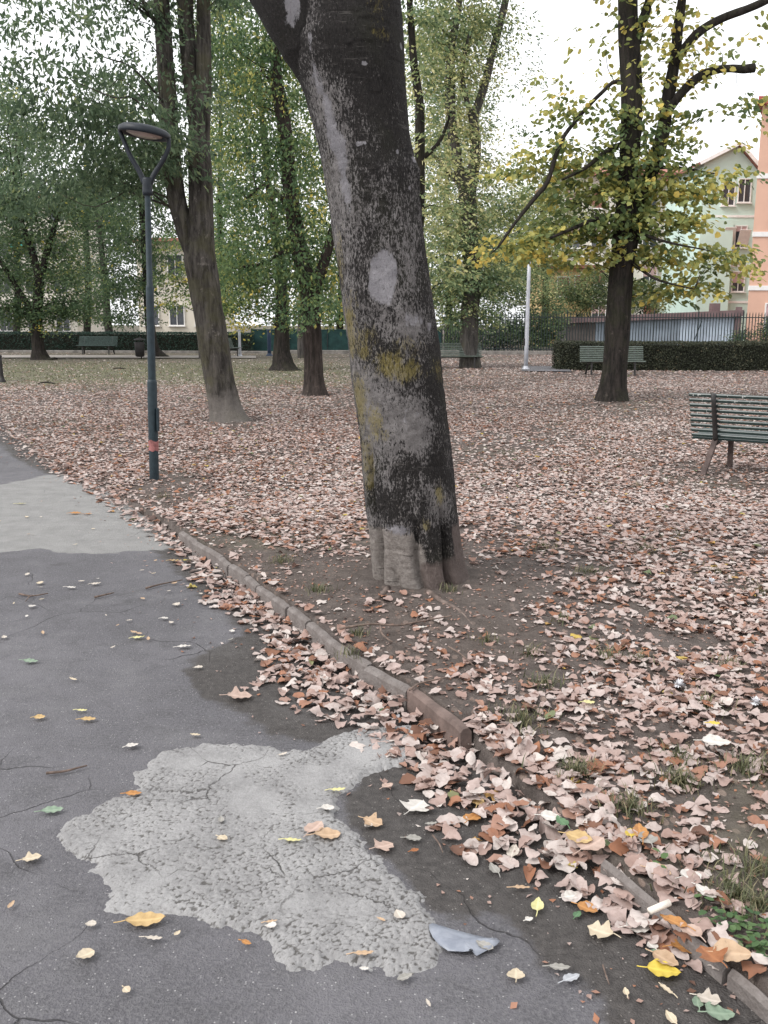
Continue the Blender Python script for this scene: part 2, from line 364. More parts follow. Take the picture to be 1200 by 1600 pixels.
def m_bigbark():
    t = NT('old_bark'); pale = t.attr('pale'); yel = t.attr('yellow'); base = t.attr('base'); smooth = t.attr('smoothbark'); brn = t.attr('earth')
    st = t.mapped((40, 40, 18)); st2 = t.mapped((85, 85, 34)); hz = t.mapped((6, 6, 60))
    n1 = t.noise(1.6, 8, 0.78, st, 0.6); n2 = t.noise(1.5, 6, 0.75, st2, 0.4); nl = t.noise(1.0, 5, 0.6, hz)
    v = t.math('ADD', t.math('MULTIPLY', n1, 0.42), t.math('MULTIPLY', n2, 0.58))
    v = t.math('ADD', t.math('MULTIPLY', t.math('SUBTRACT', v, 0.5), 3.0), 0.5)
    ns = t.math('ADD', t.math('MULTIPLY', t.math('SUBTRACT', t.noise(1.5, 7, 0.8, t.mapped((34, 34, 14)), 0.5), 0.5), 2.4), 0.0)
    thr = t.math('SUBTRACT', 1.02, t.math('MULTIPLY', pale, 1.0))
    pm = t.rng(t.math('SUBTRACT', v, thr), -0.06, 0.10)
    dark = t.mix(t.rng(n2, 0.3, 0.7), (0.0105, 0.0095, 0.0095), (0.036, 0.032, 0.030))
    dark = t.mix(t.rng(t.noise(3, 4), 0.5, 0.75, 0, 0.5), dark, (0.030, 0.031, 0.019))
    light = t.mix(t.rng(t.noise(20, 6, 0.7), 0.3, 0.75), (0.120, 0.110, 0.108), (0.255, 0.238, 0.232))
    c = t.mix(pm, dark, light)
    c = t.mix(t.math('MULTIPLY', t.rng(nl, 0.635, 0.68), 0.30), c, (0.17, 0.155, 0.145))
    sp = t.voro(70); c = t.mix(t.rng(sp.outputs['Distance'], 0.13, 0.06, 0, 0.55), c, (0.20, 0.19, 0.185))
    sm = t.rng(t.math('ADD', smooth, t.math('MULTIPLY', ns, 0.62)), 0.44, 0.62)
    pits = t.rng(t.noise(1.6, 6, 0.75, t.mapped((60, 60, 24))), 0.56, 0.66, 0, 0.8)
    c = t.mix(sm, c, t.mix(pits, t.mix(t.rng(t.noise(7, 6, 0.7), 0.34, 0.66), (0.180, 0.172, 0.184), (0.295, 0.282, 0.295)), (0.05, 0.045, 0.047)))
    bm = t.rng(t.math('ADD', base, t.math('MULTIPLY', t.math('SUBTRACT', v, 0.5), 0.5)), 0.42, 0.60)
    bc = t.mix(t.rng(t.noise(1.3, 7, 0.75, t.mapped((22, 22, 34))), 0.3, 0.7), (0.165, 0.143, 0.128), (0.315, 0.285, 0.262))
    lines = t.rng(t.noise(1.0, 6, 0.7, t.mapped((9, 9, 95))), 0.58, 0.66, 0, 0.65)
    bc = t.mix(lines, bc, (0.048, 0.040, 0.036))
    c = t.mix(bm, c, bc)
    em = t.rng(t.math('ADD', brn, t.math('MULTIPLY', t.math('SUBTRACT', t.noise(12, 6, 0.7), 0.5), 0.5)), 0.4, 0.65)
    c = t.mix(t.math('MULTIPLY', em, 0.85), c, t.mix(n2, (0.10, 0.076, 0.068), (0.185, 0.148, 0.135)))
    ym = t.rng(t.math('ADD', yel, t.math('MULTIPLY', t.math('ADD', ns, t.math('SUBTRACT', v, 0.5)), 1.0)), 0.40, 1.0)
    c = t.mix(t.math('MULTIPLY', ym, 0.62), c, t.mix(t.noise(30, 4), (0.14, 0.115, 0.030), (0.31, 0.25, 0.085)))
    h = t.math('ADD', t.math('MULTIPLY', v, 0.9), t.math('MULTIPLY', nl, 0.3))
    h = t.math('SUBTRACT', h, t.math('MULTIPLY', sm, 0.1)); h = t.math('SUBTRACT', h, t.math('MULTIPLY', t.math('MULTIPLY', lines, bm), 0.4))
    return t.bsdf(c, 0.9, t.bump(h, 0.85, 0.014), 0.18)

def m_foliage(name, stops, trans=0.5):
    t = NT(name); c = t.ramp(t.attr('tone'), stops)
    return t.leaf(c, trans, 0.55, 0.3)
def m_litter():
    t = NT('dry_leaf')
    c = t.ramp(t.attr('tone'), [(0.0, (0.066, 0.044, 0.038)), (0.12, (0.156, 0.083, 0.058)), (0.24, (0.335, 0.150, 0.082)), (0.42, (0.350, 0.242, 0.206)), (0.62, (0.432, 0.332, 0.300)),
                                (0.80, (0.50, 0.425, 0.395)), (0.90, (0.58, 0.525, 0.49)), (0.935, (0.45, 0.26, 0.08)), (0.965, (0.52, 0.40, 0.09)), (0.985, (0.16, 0.20, 0.11)), (1.0, (0.09, 0.15, 0.06))])
    c = t.mix(t.rng(t.noise(45, 4, 0.7), 0.35, 0.75, 0, 0.35), c, (0.17, 0.10, 0.075))
    return t.leaf(c, 0.18, 0.65, 0.25)
def m_hero(name, a, b, spots=0.4, trans=0.15, rough=0.5):
    t = NT(name); n = t.noise(28, 5, 0.7); u = t.attr('rib')
    c = t.mix(t.rng(n, 0.3, 0.7), a, b)
    c = t.mix(t.rng(t.noise(85, 4, 0.7), 0.6, 0.72, 0, spots), c, tuple(x * 0.35 for x in a))
    c = t.mix(t.math('MULTIPLY', u, 0.55), c, tuple(min(1, x * 1.35) for x in b))
    return t.leaf(c, trans, rough, 0.3)

M = {}
M['soil'] = m_soil(); M['asphalt'] = m_asphalt(); M['bigbark'] = m_bigbark(); M['patch'] = m_patch(); M['litter'] = m_litter()
M['bark_dark'] = m_bark('dark_bark', (0.012, 0.011, 0.010), (0.042, 0.035, 0.031), (0.035, 0.038, 0.020), 1.0, 0.35)
M['bark_brown'] = m_bark('brown_bark', (0.022, 0.018, 0.016), (0.066, 0.052, 0.046), None, 1.0)
M['bark_grey'] = m_bark('grey_bark', (0.040, 0.037, 0.035), (0.115, 0.104, 0.097), (0.07, 0.07, 0.035), 0.8, 0.4)
M['bark_mossy'] = m_bark('mossy_bark', (0.020, 0.018, 0.016), (0.098, 0.088, 0.078), (0.070, 0.066, 0.034), 1.0, 0.5, ((0.20, 0.18, 0.165), 0.55, 0.6))
G_DARK = [(0.0, (0.044, 0.074, 0.042)), (0.35, (0.088, 0.142, 0.072)), (0.7, (0.155, 0.215, 0.095)), (0.9, (0.30, 0.33, 0.105)), (1.0, (0.55, 0.45, 0.10))]
G_MID = [(0.0, (0.052, 0.092, 0.046)), (0.3, (0.098, 0.165, 0.076)), (0.6, (0.18, 0.25, 0.10)), (0.85, (0.37, 0.38, 0.125)), (1.0, (0.62, 0.50, 0.12))]
G_BLUE = [(0.0, (0.052, 0.082, 0.050)), (0.4, (0.105, 0.158, 0.088)), (0.75, (0.18, 0.24, 0.13)), (1.0, (0.33, 0.36, 0.15))]
G_PALE = [(0.0, (0.075, 0.120, 0.066)), (0.3, (0.155, 0.22, 0.11)), (0.55, (0.30, 0.35, 0.16)), (0.8, (0.60, 0.57, 0.27)), (1.0, (0.72, 0.66, 0.40))]
G_LIND = [(0.0, (0.085, 0.130, 0.060)), (0.3, (0.165, 0.215, 0.082)), (0.55, (0.30, 0.32, 0.11)), (0.8, (0.53, 0.49, 0.15)), (1.0, (0.66, 0.50, 0.13))]
M['fol_dark'] = m_foliage('dark_leaf', G_DARK); M['fol_mid'] = m_foliage('green_leaf', G_MID); M['fol_blue'] = m_foliage('bluish_leaf', G_BLUE)
M['fol_pale'] = m_foliage('pale_leaf', G_PALE, 0.45); M['fol_lind'] = m_foliage('yellowing_leaf', G_LIND, 0.45)
M['fol_hedge'] = m_foliage('hedge_leaf', [(0, (0.020, 0.024, 0.016)), (0.6, (0.052, 0.060, 0.036)), (0.93, (0.095, 0.10, 0.062)), (1, (0.17, 0.14, 0.085))], 0.2)
M['fol_hedge2'] = m_foliage('far_hedge_leaf', [(0, (0.012, 0.030, 0.022)), (0.6, (0.026, 0.056, 0.040)), (1, (0.050, 0.085, 0.058))], 0.2)
M['hedge_core'] = simple('hedge_dark_fill', (0.014, 0.015, 0.010), 0.95)
M['grass'] = m_foliage('grass_blade', [(0, (0.060, 0.072, 0.036)), (0.5, (0.115, 0.125, 0.065)), (1, (0.27, 0.235, 0.14))], 0.25)
M['clover'] = m_foliage('weed_leaf', [(0, (0.04, 0.09, 0.035)), (1, (0.10, 0.16, 0.06))], 0.25)
M['root'] = simple('root_bark', (0.125, 0.098, 0.085), 0.95, 0.4, 18, 0.15, 0.8, 60)
M['kerb'] = None
def m_kerb():
    t = NT('kerb_stone'); n = t.noise(14, 6, 0.7); n2 = t.noise(120, 3)
    c = t.mix(t.rng(n, 0.3, 0.7), (0.125, 0.108, 0.100), (0.20, 0.180, 0.170)); c = t.mix(t.rng(n2, 0.5, 0.75, 0, 0.5), c, (0.08, 0.07, 0.065))
    c = t.mix(t.rng(t.noise(5, 4), 0.5, 0.7, 0, 0.45), c, (0.085, 0.075, 0.068))
    return t.bsdf(c, 0.9, t.bump(t.math('ADD', n, t.math('MULTIPLY', n2, 0.5)), 0.8, 0.008), 0.2)
M['kerb'] = m_kerb()
M['kerb_dark'] = simple('brown_kerb', (0.135, 0.100, 0.088), 0.9, 0.3, 12, 0.2, 0.6, 90)
M['lamp'] = simple('lamp_paint', (0.017, 0.029, 0.036), 0.5, 0.2, 20, 0.3, 0.15, 60)
M['lamp_dark'] = simple('lamp_head_paint', (0.015, 0.019, 0.025), 0.5, 0.15, 10, 0.3)
M['lens'] = simple('lamp_lens', (0.36, 0.29, 0.26), 0.25, 0.15, 12, 0.5)
M['tape'] = simple('red_paint', (0.26, 0.105, 0.10), 0.7, 0.3, 30)
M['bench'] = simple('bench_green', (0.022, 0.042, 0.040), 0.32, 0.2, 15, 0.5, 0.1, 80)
M['bench_far'] = simple('bench_green_with_sheen', (0.095, 0.118, 0.100), 0.5, 0.2, 15, 0.45)  # bench green made paler: the reflection on the slats is put into the colour
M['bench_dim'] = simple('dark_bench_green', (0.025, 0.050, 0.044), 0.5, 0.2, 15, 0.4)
M['bench_frame'] = simple('bench_iron', (0.028, 0.026, 0.025), 0.5, 0.3, 12, 0.4)
M['leg_brown'] = simple('rusted_leg', (0.080, 0.058, 0.052), 0.75, 0.4, 14, 0.3, 0.4, 90)
M['chalk'] = simple('white_scratch', (0.50, 0.52, 0.50), 0.8)
M['pole'] = simple('pale_pole', (0.42, 0.43, 0.47), 0.4, 0.12, 8, 0.5)
M['post_blue'] = simple('blue_post', (0.020, 0.035, 0.070), 0.5)
M['fence'] = simple('fence_paint', (0.009, 0.017, 0.018), 0.5, 0.2, 5, 0.4)
M['fence_mesh'] = simple('screen_mesh', (0.016, 0.046, 0.044), 0.85, 0.25, 3)
M['wallstone'] = simple('low_wall_concrete', (0.20, 0.185, 0.17), 0.9, 0.3, 4, 0.2, 0.4, 20)
M['pale_path'] = simple('pale_gravel', (0.27, 0.245, 0.225), 0.95, 0.2, 2)
M['w_cream'] = simple('cream_render', (0.62, 0.57, 0.49), 0.9, 0.06, 0.8)
M['w_cream2'] = simple('pale_render', (0.66, 0.62, 0.55), 0.9, 0.06, 0.8)
M['w_yellow'] = simple('yellow_render', (0.60, 0.44, 0.22), 0.9, 0.08, 0.8)
M['w_green'] = simple('mint_render', (0.52, 0.66, 0.60), 0.9, 0.05, 0.6)
M['w_salmon'] = simple('salmon_render', (0.62, 0.385, 0.29), 0.9, 0.05, 0.6)
M['w_white'] = simple('white_trim', (0.74, 0.72, 0.70), 0.8, 0.05)
M['roof'] = simple('roof_tile', (0.34, 0.15, 0.12), 0.85, 0.25, 3)
M['roof_red'] = simple('red_eave', (0.36, 0.09, 0.08), 0.7, 0.15)
M['rake'] = simple('gable_soffit', (0.20, 0.17, 0.16), 0.8)
M['glass'] = simple('window_glass', (0.05, 0.055, 0.065), 0.12, 0.3, 1.5, 0.6)
M['shutter'] = simple('brown_shutter', (0.22, 0.10, 0.075), 0.8, 0.2)
M['pinkblind'] = simple('pink_blind', (0.48, 0.33, 0.32), 0.8, 0.1)
M['shed'] = simple('shed_sheet', (0.25, 0.29, 0.335), 0.6, 0.15, 1.2, 0.3)
M['shed_l'] = simple('shed_pale_sheet', (0.42, 0.48, 0.55), 0.6, 0.12, 1.2, 0.3)
M['shed_b'] = simple('shed_brown_sheet', (0.125, 0.108, 0.10), 0.7, 0.2, 1.2, 0.3)
M['shed_roof'] = simple('shed_roof_edge', (0.155, 0.105, 0.105), 0.75, 0.2, 2)
M['teal'] = simple('teal_canvas', (0.05, 0.55, 0.50), 0.7)
M['bin'] = simple('bin_metal', (0.022, 0.020, 0.020), 0.6)
M['twig'] = simple('twig_bark', (0.13, 0.095, 0.078), 0.9, 0.4, 40)
M['paper'] = simple('paper_roll', (0.66, 0.60, 0.53), 0.8, 0.1, 60)
M['fluff'] = simple('white_down', (0.80, 0.80, 0.82), 0.9, 0.03)
M['weed_bg'] = M['fol_mid']
def m_plastic():
    t = NT('torn_plastic'); n = t.noise(22, 5, 0.6)
    c = t.mix(t.rng(n, 0.3, 0.7), (0.20, 0.22, 0.265), (0.29, 0.31, 0.355))
    b = t.n('ShaderNodeBsdfPrincipled', {'Base Color': c, 'Roughness': 0.35, 'Specular IOR Level': 0.5, 'Normal': t.bump(n, 0.5, 0.01)})
    tr = t.n('ShaderNodeBsdfTransparent'); m = t.n('ShaderNodeMixShader', {0: 0.2})
    t.t.links.new(b.outputs[0], m.inputs[1]); t.t.links.new(tr.outputs[0], m.inputs[2]); t.t.links.new(m.outputs[0], t.out.inputs[0]); return t.m
M['plastic'] = m_plastic()

# ------------------------------------------------------------------ the ground
KP = [(1460, 1760), (1330, 1640), (1200, 1532), (1120, 1470), (1060, 1422), (945, 1322), (840, 1232), (730, 1143), (640, 1078), (575, 1042), (515, 1000), (430, 936), (370, 891), (330, 863), (285, 833),
      (245, 806), (200, 778), (160, 752), (110, 728), (60, 706), (22, 674), (0, 645), (-70, 615), (-220, 590), (-600, 570)]
KW = np.array([G(a, b, 0.06)[:2] for a, b in KP])
o_ = np.argsort(KW[:, 1]); KW = KW[o_]
ext = KW[0] + (KW[0] - KW[3]) / (KW[3][1] - KW[0][1]) * 4.0
KW = np.vstack([[ext[0], ext[1]], KW])
def bx(y): return np.interp(y, KW[:, 1], KW[:, 0])
KE_Y = float(G(270, 824, 0.06)[1])       # beyond this the kerb is buried
def gz(x, y):
    """height of the park earth"""
    s = x - bx(y)
    lip = (0.042 + 0.044 * sstep(3.0, 3.4, y)) * (1 - sstep(KE_Y - 0.3, KE_Y + 2.0, y)) + 0.012
    h = lip + 0.03 * (fbm(x * 0.55, y * 0.55, 0, 11, 3) - 0.5) * np.minimum(1, np.maximum(s, 0) / 0.4 + 0.15) + 0.014 * (vn(x * 4, y * 4, 0, 17) - 0.5) + 0.009 * (vn(x * 11, y * 11, 0, 19) - 0.5)
    bt = TREE_W; d2 = (x - bt[0])**2 + (y - bt[1])**2
    h = h + 0.05 * np.exp(-d2 / 0.45)
    return h
def pz(x, y):
    """height of the asphalt"""
    return 0.006 * (fbm(x * 1.2, y * 1.2, 0, 31, 2) - 0.5) + 0.0
TREE_Y = float(G(655, 926, 0.12)[1]) + 0.25
TREE_W = np.array([at(655, 915, TREE_Y)[0], TREE_Y])

def PX(poly, z=0.0): return np.array([G(a, b, z)[:2] for a, b in poly])
BARE = [(PX([(470, 915), (560, 862), (590, 840), (740, 850), (860, 880), (930, 950), (860, 1000), (780, 1040), (740, 1110), (650, 1065), (540, 985)], .07), 0.06, 0.75),
        (PX([(760, 880), (930, 900), (1010, 960), (960, 1040), (820, 1080), (740, 1120), (720, 1000)], .07), 0.50, 0.8),
        (PX([(960, 1180), (1230, 1200), (1230, 1400), (1040, 1360)], .06), 0.60, 0.6),
        (PX([(195, 765), (235, 735), (300, 735), (330, 770), (290, 815), (240, 800)], .02), 0.15, 0.3),
        (PX([(290, 830), (420, 855), (560, 905), (640, 1065), (720, 1135), (650, 1080), (430, 935)], .07), 0.10, 0.2),
        (PX([(1020, 720), (1120, 712), (1230, 735), (1230, 760), (1040, 755)], .07), 0.30, 0.4),
        (PX([(1030, 1000), (1120, 998), (1150, 1018), (1060, 1026)], .07), 0.05, 0.2),
        (PX([(980, 1370), (1060, 1330), (1230, 1330), (1230, 1560), (1120, 1470)], .07), 0.34, 0.2),
        (PX([(1070, 1240), (1230, 1240), (1230, 1330), (1110, 1320)], .07), 0.45, 0.2),
        (PX([(730, 1140), (790, 1085), (900, 1150), (900, 1200), (830, 1230)], .07), 0.45, 0.2),
        (PX([(620, 690), (880, 655), (900, 690), (720, 720)], .05), 0.45, 0.6),
        (PX([(300, 655), (350, 640), (420, 655), (380, 680)], .02), 0.25, 0.5),
        (PX([(890, 635), (960, 615), (1060, 650), (960, 665)], .02), 0.45, 0.6)]
def litter(x, y):
    """0..1: how thick the fallen leaves lie on the park side"""
    d = 0.50 + 0.85 * (fbm(x * 0.9, y * 0.9, 0, 51, 3) - 0.38) + 0.75 * (fbm(x * 0.28, y * 0.28, 0, 53, 2) - 0.5)
    d = d + 0.5 * (fbm(x * 3.1, y * 3.1, 0, 57, 2) - 0.5)
    for P, k, soft in BARE:
        sd_ = poly_sd(P, x, y) + (vn(x * 5, y * 5, 0, 61) - 0.5) * soft * 0.8
        m = sstep(-soft * 0.5, soft * 0.5, sd_); d = d * (1 - m * (1 - k))
    far = sstep(21, 27, y + 2.0 * (fbm(x * .4, y * .4, 0, 55, 2) - .5)) * sstep(2.5, -3.0, x); d = d * (1 - 0.86 * far)
    d = d * (1 - 0.45 * sstep(26 * K, 33 * K, y))
    return np.clip(d, 0, 1)
def green(x, y):
    return np.clip(sstep(20, 26, y) * sstep(3.0, -4.0, x) * (1 - 0.6 * sstep(34, 40, y)) + 0.25 * sstep(0.62, 0.75, fbm(x * 0.8, y * 0.8, 0, 71, 3)), 0, 1)

def build_ground():
    ys = np.concatenate([np.arange(-6, 0.8, 0.4), np.arange(0.8, 6.5, 0.035), np.arange(6.5, 12, 0.08), np.arange(12, 40, 0.35), np.arange(40, 120, 5), np.geomspace(120, 900, 10)])
    sr = np.concatenate([[0.0, 0.02], np.arange(0.05, 4.5, 0.045), np.arange(4.5, 14, 0.2), np.arange(14, 40, 1.0), np.geomspace(40, 900, 14)])
    slft = -np.concatenate([[0.03, 0.10, 0.3, 0.8, 2, 4, 7], np.geomspace(10, 900, 16)])[::-1]
    ss = np.concatenate([slft, sr])
    YY, SS = np.meshgrid(ys, ss, indexing='ij')
    bxx = np.interp(YY, np.append(KW[:, 1], [60, 900]), np.append(KW[:, 0], [KW[-1, 0] - 6, KW[-1, 0] - 6]))
    XX = bxx + SS
    Z = gz(XX, YY); Z = np.where(SS < -0.01, -0.06, Z)
    far = sstep(30, 60, np.hypot(XX, YY)); Z = Z * (1 - far) + np.where(SS < -0.01, -0.06, 0.02) * far
    n, m = YY.shape; I = np.arange(n * m).reshape(n, m)
    Fc = np.stack([I[:-1, :-1], I[:-1, 1:], I[1:, 1:], I[1:, :-1]], -1).reshape(-1, 4)
    x, y = XX.ravel(), YY.ravel()
    o = mesh_obj('ground', np.stack([x, y, Z.ravel()], 1), [Fc], M['soil'], smooth=True, attrs={'green': green(x, y), 'litter': litter(x, y)})
    tag(o, kind='structure')
build_ground()

PALE = [(248, 1182), (290, 1168), (400, 1166), (440, 1178), (480, 1172), (520, 1152), (560, 1140), (640, 1140), (660, 1165), (628, 1194), (580, 1205), (548, 1225), (520, 1245), (525, 1275), (545, 1300), (580, 1330), (605, 1360), (640, 1390),
        (672, 1430), (682, 1462), (668, 1500), (640, 1520), (605, 1528), (580, 1505), (550, 1498), (520, 1495), (490, 1512), (455, 1515), (430, 1490), (420, 1470), (380, 1452), (325, 1440), (270, 1428), (210, 1428), (170, 1420), (168, 1390), (150, 1350), (108, 1325), (112, 1290), (150, 1270), (180, 1250), (215, 1235), (215, 1210)]
SMOOTH = [(-60, 770), (60, 745), (130, 742), (180, 765), (210, 790), (260, 835), (285, 852), (255, 862), (140, 868), (60, 858), (-60, 868)]
DIRT = [[(285, 1050), (330, 1015), (400, 985), (480, 1020), (560, 1060), (660, 1100), (660, 1150), (520, 1160), (440, 1150), (370, 1115), (330, 1090), (290, 1075)],
        [(525, 1245), (560, 1215), (640, 1190), (760, 1180), (960, 1330), (1260, 1560), (1260, 1760), (1020, 1680), (930, 1560), (820, 1500), (770, 1440), (700, 1430), (660, 1400), (590, 1340), (535, 1280)],
        [(150, 785), (200, 775), (260, 830), (220, 830)]]
def build_path():
    def grid(ys, ss):
        YY, SS = np.meshgrid(ys, ss, indexing='ij'); XX = bx(YY) + SS
        n, m = YY.shape; I = np.arange(n * m).reshape(n, m)
        return XX.ravel(), YY.ravel(), np.stack([I[:-1, :-1], I[:-1, 1:], I[1:, 1:], I[1:, :-1]], -1).reshape(-1, 4)
    ys = np.concatenate([np.arange(-6, 1.0, 0.5), np.arange(1.0, 5.0, 0.02), np.arange(5.0, 9, 0.05), np.arange(9, 40, 0.4)])
    ss = np.concatenate([-np.geomspace(4.0, 14, 10)[::-1], np.arange(-3.9, -0.01, 0.02), [-0.0]])
    x, y, Fc = grid(ys, ss)
    wob = (fbm(x * 7, y * 7, 0, 81, 3) - 0.5)
    def mask(P, w, amp): return np.clip(0.5 + (poly_sd(PX(P), x, y) + wob * amp) / w, 0, 1)
    pale = mask(PALE, 0.10, 0.05); sm = mask(SMOOTH, 0.30, 0.15); dirt = np.max([mask(P, 0.22, 0.12) for P in DIRT], 0)
    gut = sstep(-0.55, -0.15, x - bx(y)) * 0.75; dirt = np.maximum(dirt, gut)
    Pl = PX([(400, 1380), (690, 1400), (700, 1540), (380, 1540)]); pebble = np.clip(0.5 + poly_sd(Pl, x, y) / 0.5, 0, 1)
    z = pz(x, y) + 0.004 * sm; pale = pale * 0
    o = mesh_obj('path', np.stack([x, y, z], 1), [Fc], M['asphalt'], smooth=True, attrs={'pale': pale, 'dirt': dirt, 'pebble': pebble, 'smoothpatch': sm})
    tag(o, kind='structure')
build_path()
def worley(x, y, f, seed):
    X, Yv = x * f, y * f; ix, iy = np.floor(X), np.floor(Yv); d1 = np.full(x.shape, 9.0); v1 = np.zeros(x.shape)
    for a in (-1, 0, 1):
        for b in (-1, 0, 1):
            cx, cy = ix + a, iy + b; px, py = cx + _hash(cx, cy, 0 * cx, seed), cy + _hash(cx, cy, 0 * cx, seed + 1)
            d = np.hypot(X - px, Yv - py); m = d < d1; v1 = np.where(m, _hash(cx, cy, 0 * cx, seed + 2), v1); d1 = np.minimum(d1, d)
    return d1, v1
def build_patch():
    P = PX(PALE); x0, y0 = P.min(0) - .06; x1, y1 = P.max(0) + .06; st = 0.0045
    X, Yv = np.meshgrid(np.arange(x0, x1, st), np.arange(y0, y1, st), indexing='ij'); x, y = X.ravel(), Yv.ravel()
    sd = poly_sd(P, x, y) + .055 * (fbm(x * 8, y * 8, 0, 81, 3) - .5) + .05 * (fbm(x * 28, y * 28, 0, 83, 3) - .5)
    wx, wy = x + .010 * (fbm(x * 40, y * 40, 1, 85, 2) - .5), y + .010 * (fbm(x * 40, y * 40, 5, 86, 2) - .5)
    d1, v1 = worley(wx, wy, 76, 3); d2, v2 = worley(wx, wy, 128, 9)
    k = np.maximum((1 - 1.25 * d1) * (.45 + .75 * v1), (.85 - 1.1 * d2) * (.35 + .8 * v2))       # rounded stones and grains
    Pl = PX([(420, 1400), (700, 1360), (720, 1560), (380, 1560)]); peb = np.clip(.5 + poly_sd(Pl, x, y) / .5, 0, 1)
    edge = 1 - sstep(.02, .16, sd)
    worn = np.clip(sstep(.38, .60, fbm(x * 5.0, y * 5.0, 0, 87, 4)) * .8 + .75 * peb + .55 * edge + .10, 0.12, 1)   # where the skin has gone and stones stand out
    skin = .50 + .25 * (fbm(x * 16, y * 16, 0, 89, 4) - .5)
    h = k * worn + skin * (1 - worn)
    z = -.004 + .017 * sstep(-.022, .022, sd) + (.0105 * (h - .45)) * (.25 + .75 * worn) * sstep(-.02, .01, sd)
    n, m = X.shape; I = np.arange(n * m).reshape(n, m); Fc = np.stack([I[:-1, :-1], I[1:, :-1], I[1:, 1:], I[:-1, 1:]], -1).reshape(-1, 4)
    Fc = Fc[(sd > -.022)[Fc].all(1)]; used = np.unique(Fc); mp = np.full(n * m, -1); mp[used] = np.arange(len(used))
    o = mesh_obj('path_patch', np.stack([x, y, z + pz(x, y)], 1)[used], [mp[Fc]], M['patch'], None, True, attrs={'stone': h[used], 'worn': worn[used]}); tag(o, kind='structure')
build_patch()

# ------------------------------------------------------------------ kerb stones
def build_kerb():
    rng = random.Random(5)
    px = [(285, 833), (307, 848), (346, 873), (362, 885), (387, 902), (405, 917), (431, 936), (453, 952), (484, 974), (516, 1000), (545, 1022), (577, 1044), (640, 1080)]
    segs = [(px[i], px[i + 1]) for i in range(len(px) - 1)]
    segs = [(a, b, 'k') for a, b in segs] + [((642, 1079), (732, 1145), 'b'), ((948, 1325), (1062, 1424), 'n'), ((1066, 1428), (1140, 1487), 'n'), ((1143, 1490), (1290, 1606), 'n')]
    for i, (a, b, k) in enumerate(segs):
        A, B = G(*a, 0.085), G(*b, 0.085); d = (B - A)[:2]; L = float(np.hypot(*d)); d = d / L
        ax = np.array([[d[0], d[1], 0], [-d[1], d[0], 0], [0, 0, 1]])
        if ax[1][0] < 0: ax[1] *= -1
        j = R(rng.uniform(-2.5, 2.5)); top = 0.097 + rng.uniform(-0.005, 0.005) + (0.002 if k == 'b' else -0.046 if k == 'n' else 0)
        w = 0.046 if k != 'n' else 0.028
        c = (A + B) / 2; m = MB(); nseg = 10
        # a worn slab: rows along its length, section with rounded top edges
        sec = [(-w / 2, -0.07), (-w / 2, top - 0.012), (-w / 2 + 0.010, top), (w / 2 - 0.014, top + 0.002), (w / 2, top - 0.012), (w / 2, -0.07)]
        V = []
        Lh = L / 2 - 0.003
        for q in range(nseg + 1):
            u = -Lh + 2 * Lh * q / nseg
            for (v, z) in sec:
                n1 = (vn(u * 18 + i * 7, v * 30, z * 18, 3) - 0.5) * 0.006
                e = 0.003 if q in (0, nseg) and z > 0 else 0
                V.append((u, v * (1 - e * 8) + n1 * 0.6, z + (n1 if z > 0 else 0) - e))
        ns = len(sec); Fs = [(q * ns + s_, q * ns + s_ + 1, (q + 1) * ns + s_ + 1, (q + 1) * ns + s_) for q in range(nseg) for s_ in range(ns - 1)]
        Fs += [tuple(range(ns)), tuple(nseg * ns + s_ for s_ in reversed(range(ns)))]
        m.add(V, Fs)
        o = m.build('kerb_stone', M['kerb_dark'] if k == 'b' else M['kerb'], smooth=False)
        o.location = (c[0], c[1], 0); o.rotation_euler = (R(rng.uniform(-3, 3)), 0, math.atan2(d[1], d[0]) + j)
        if k == 'b': tag(o, 'long brownish kerb stone ending where the orange leaf drift covers the kerb line', 'kerb stone', 'kerb stones edging the path')
        elif k == 'n': tag(o, 'thin worn grey kerb stone by the yellow leaf at the lower right path edge', 'kerb stone', 'thin kerb stones at the lower right')
        else: tag(o, 'short grey kerb stone in the row edging the path beside the leaning trunk', 'kerb stone', 'kerb stones edging the path')
build_kerb()

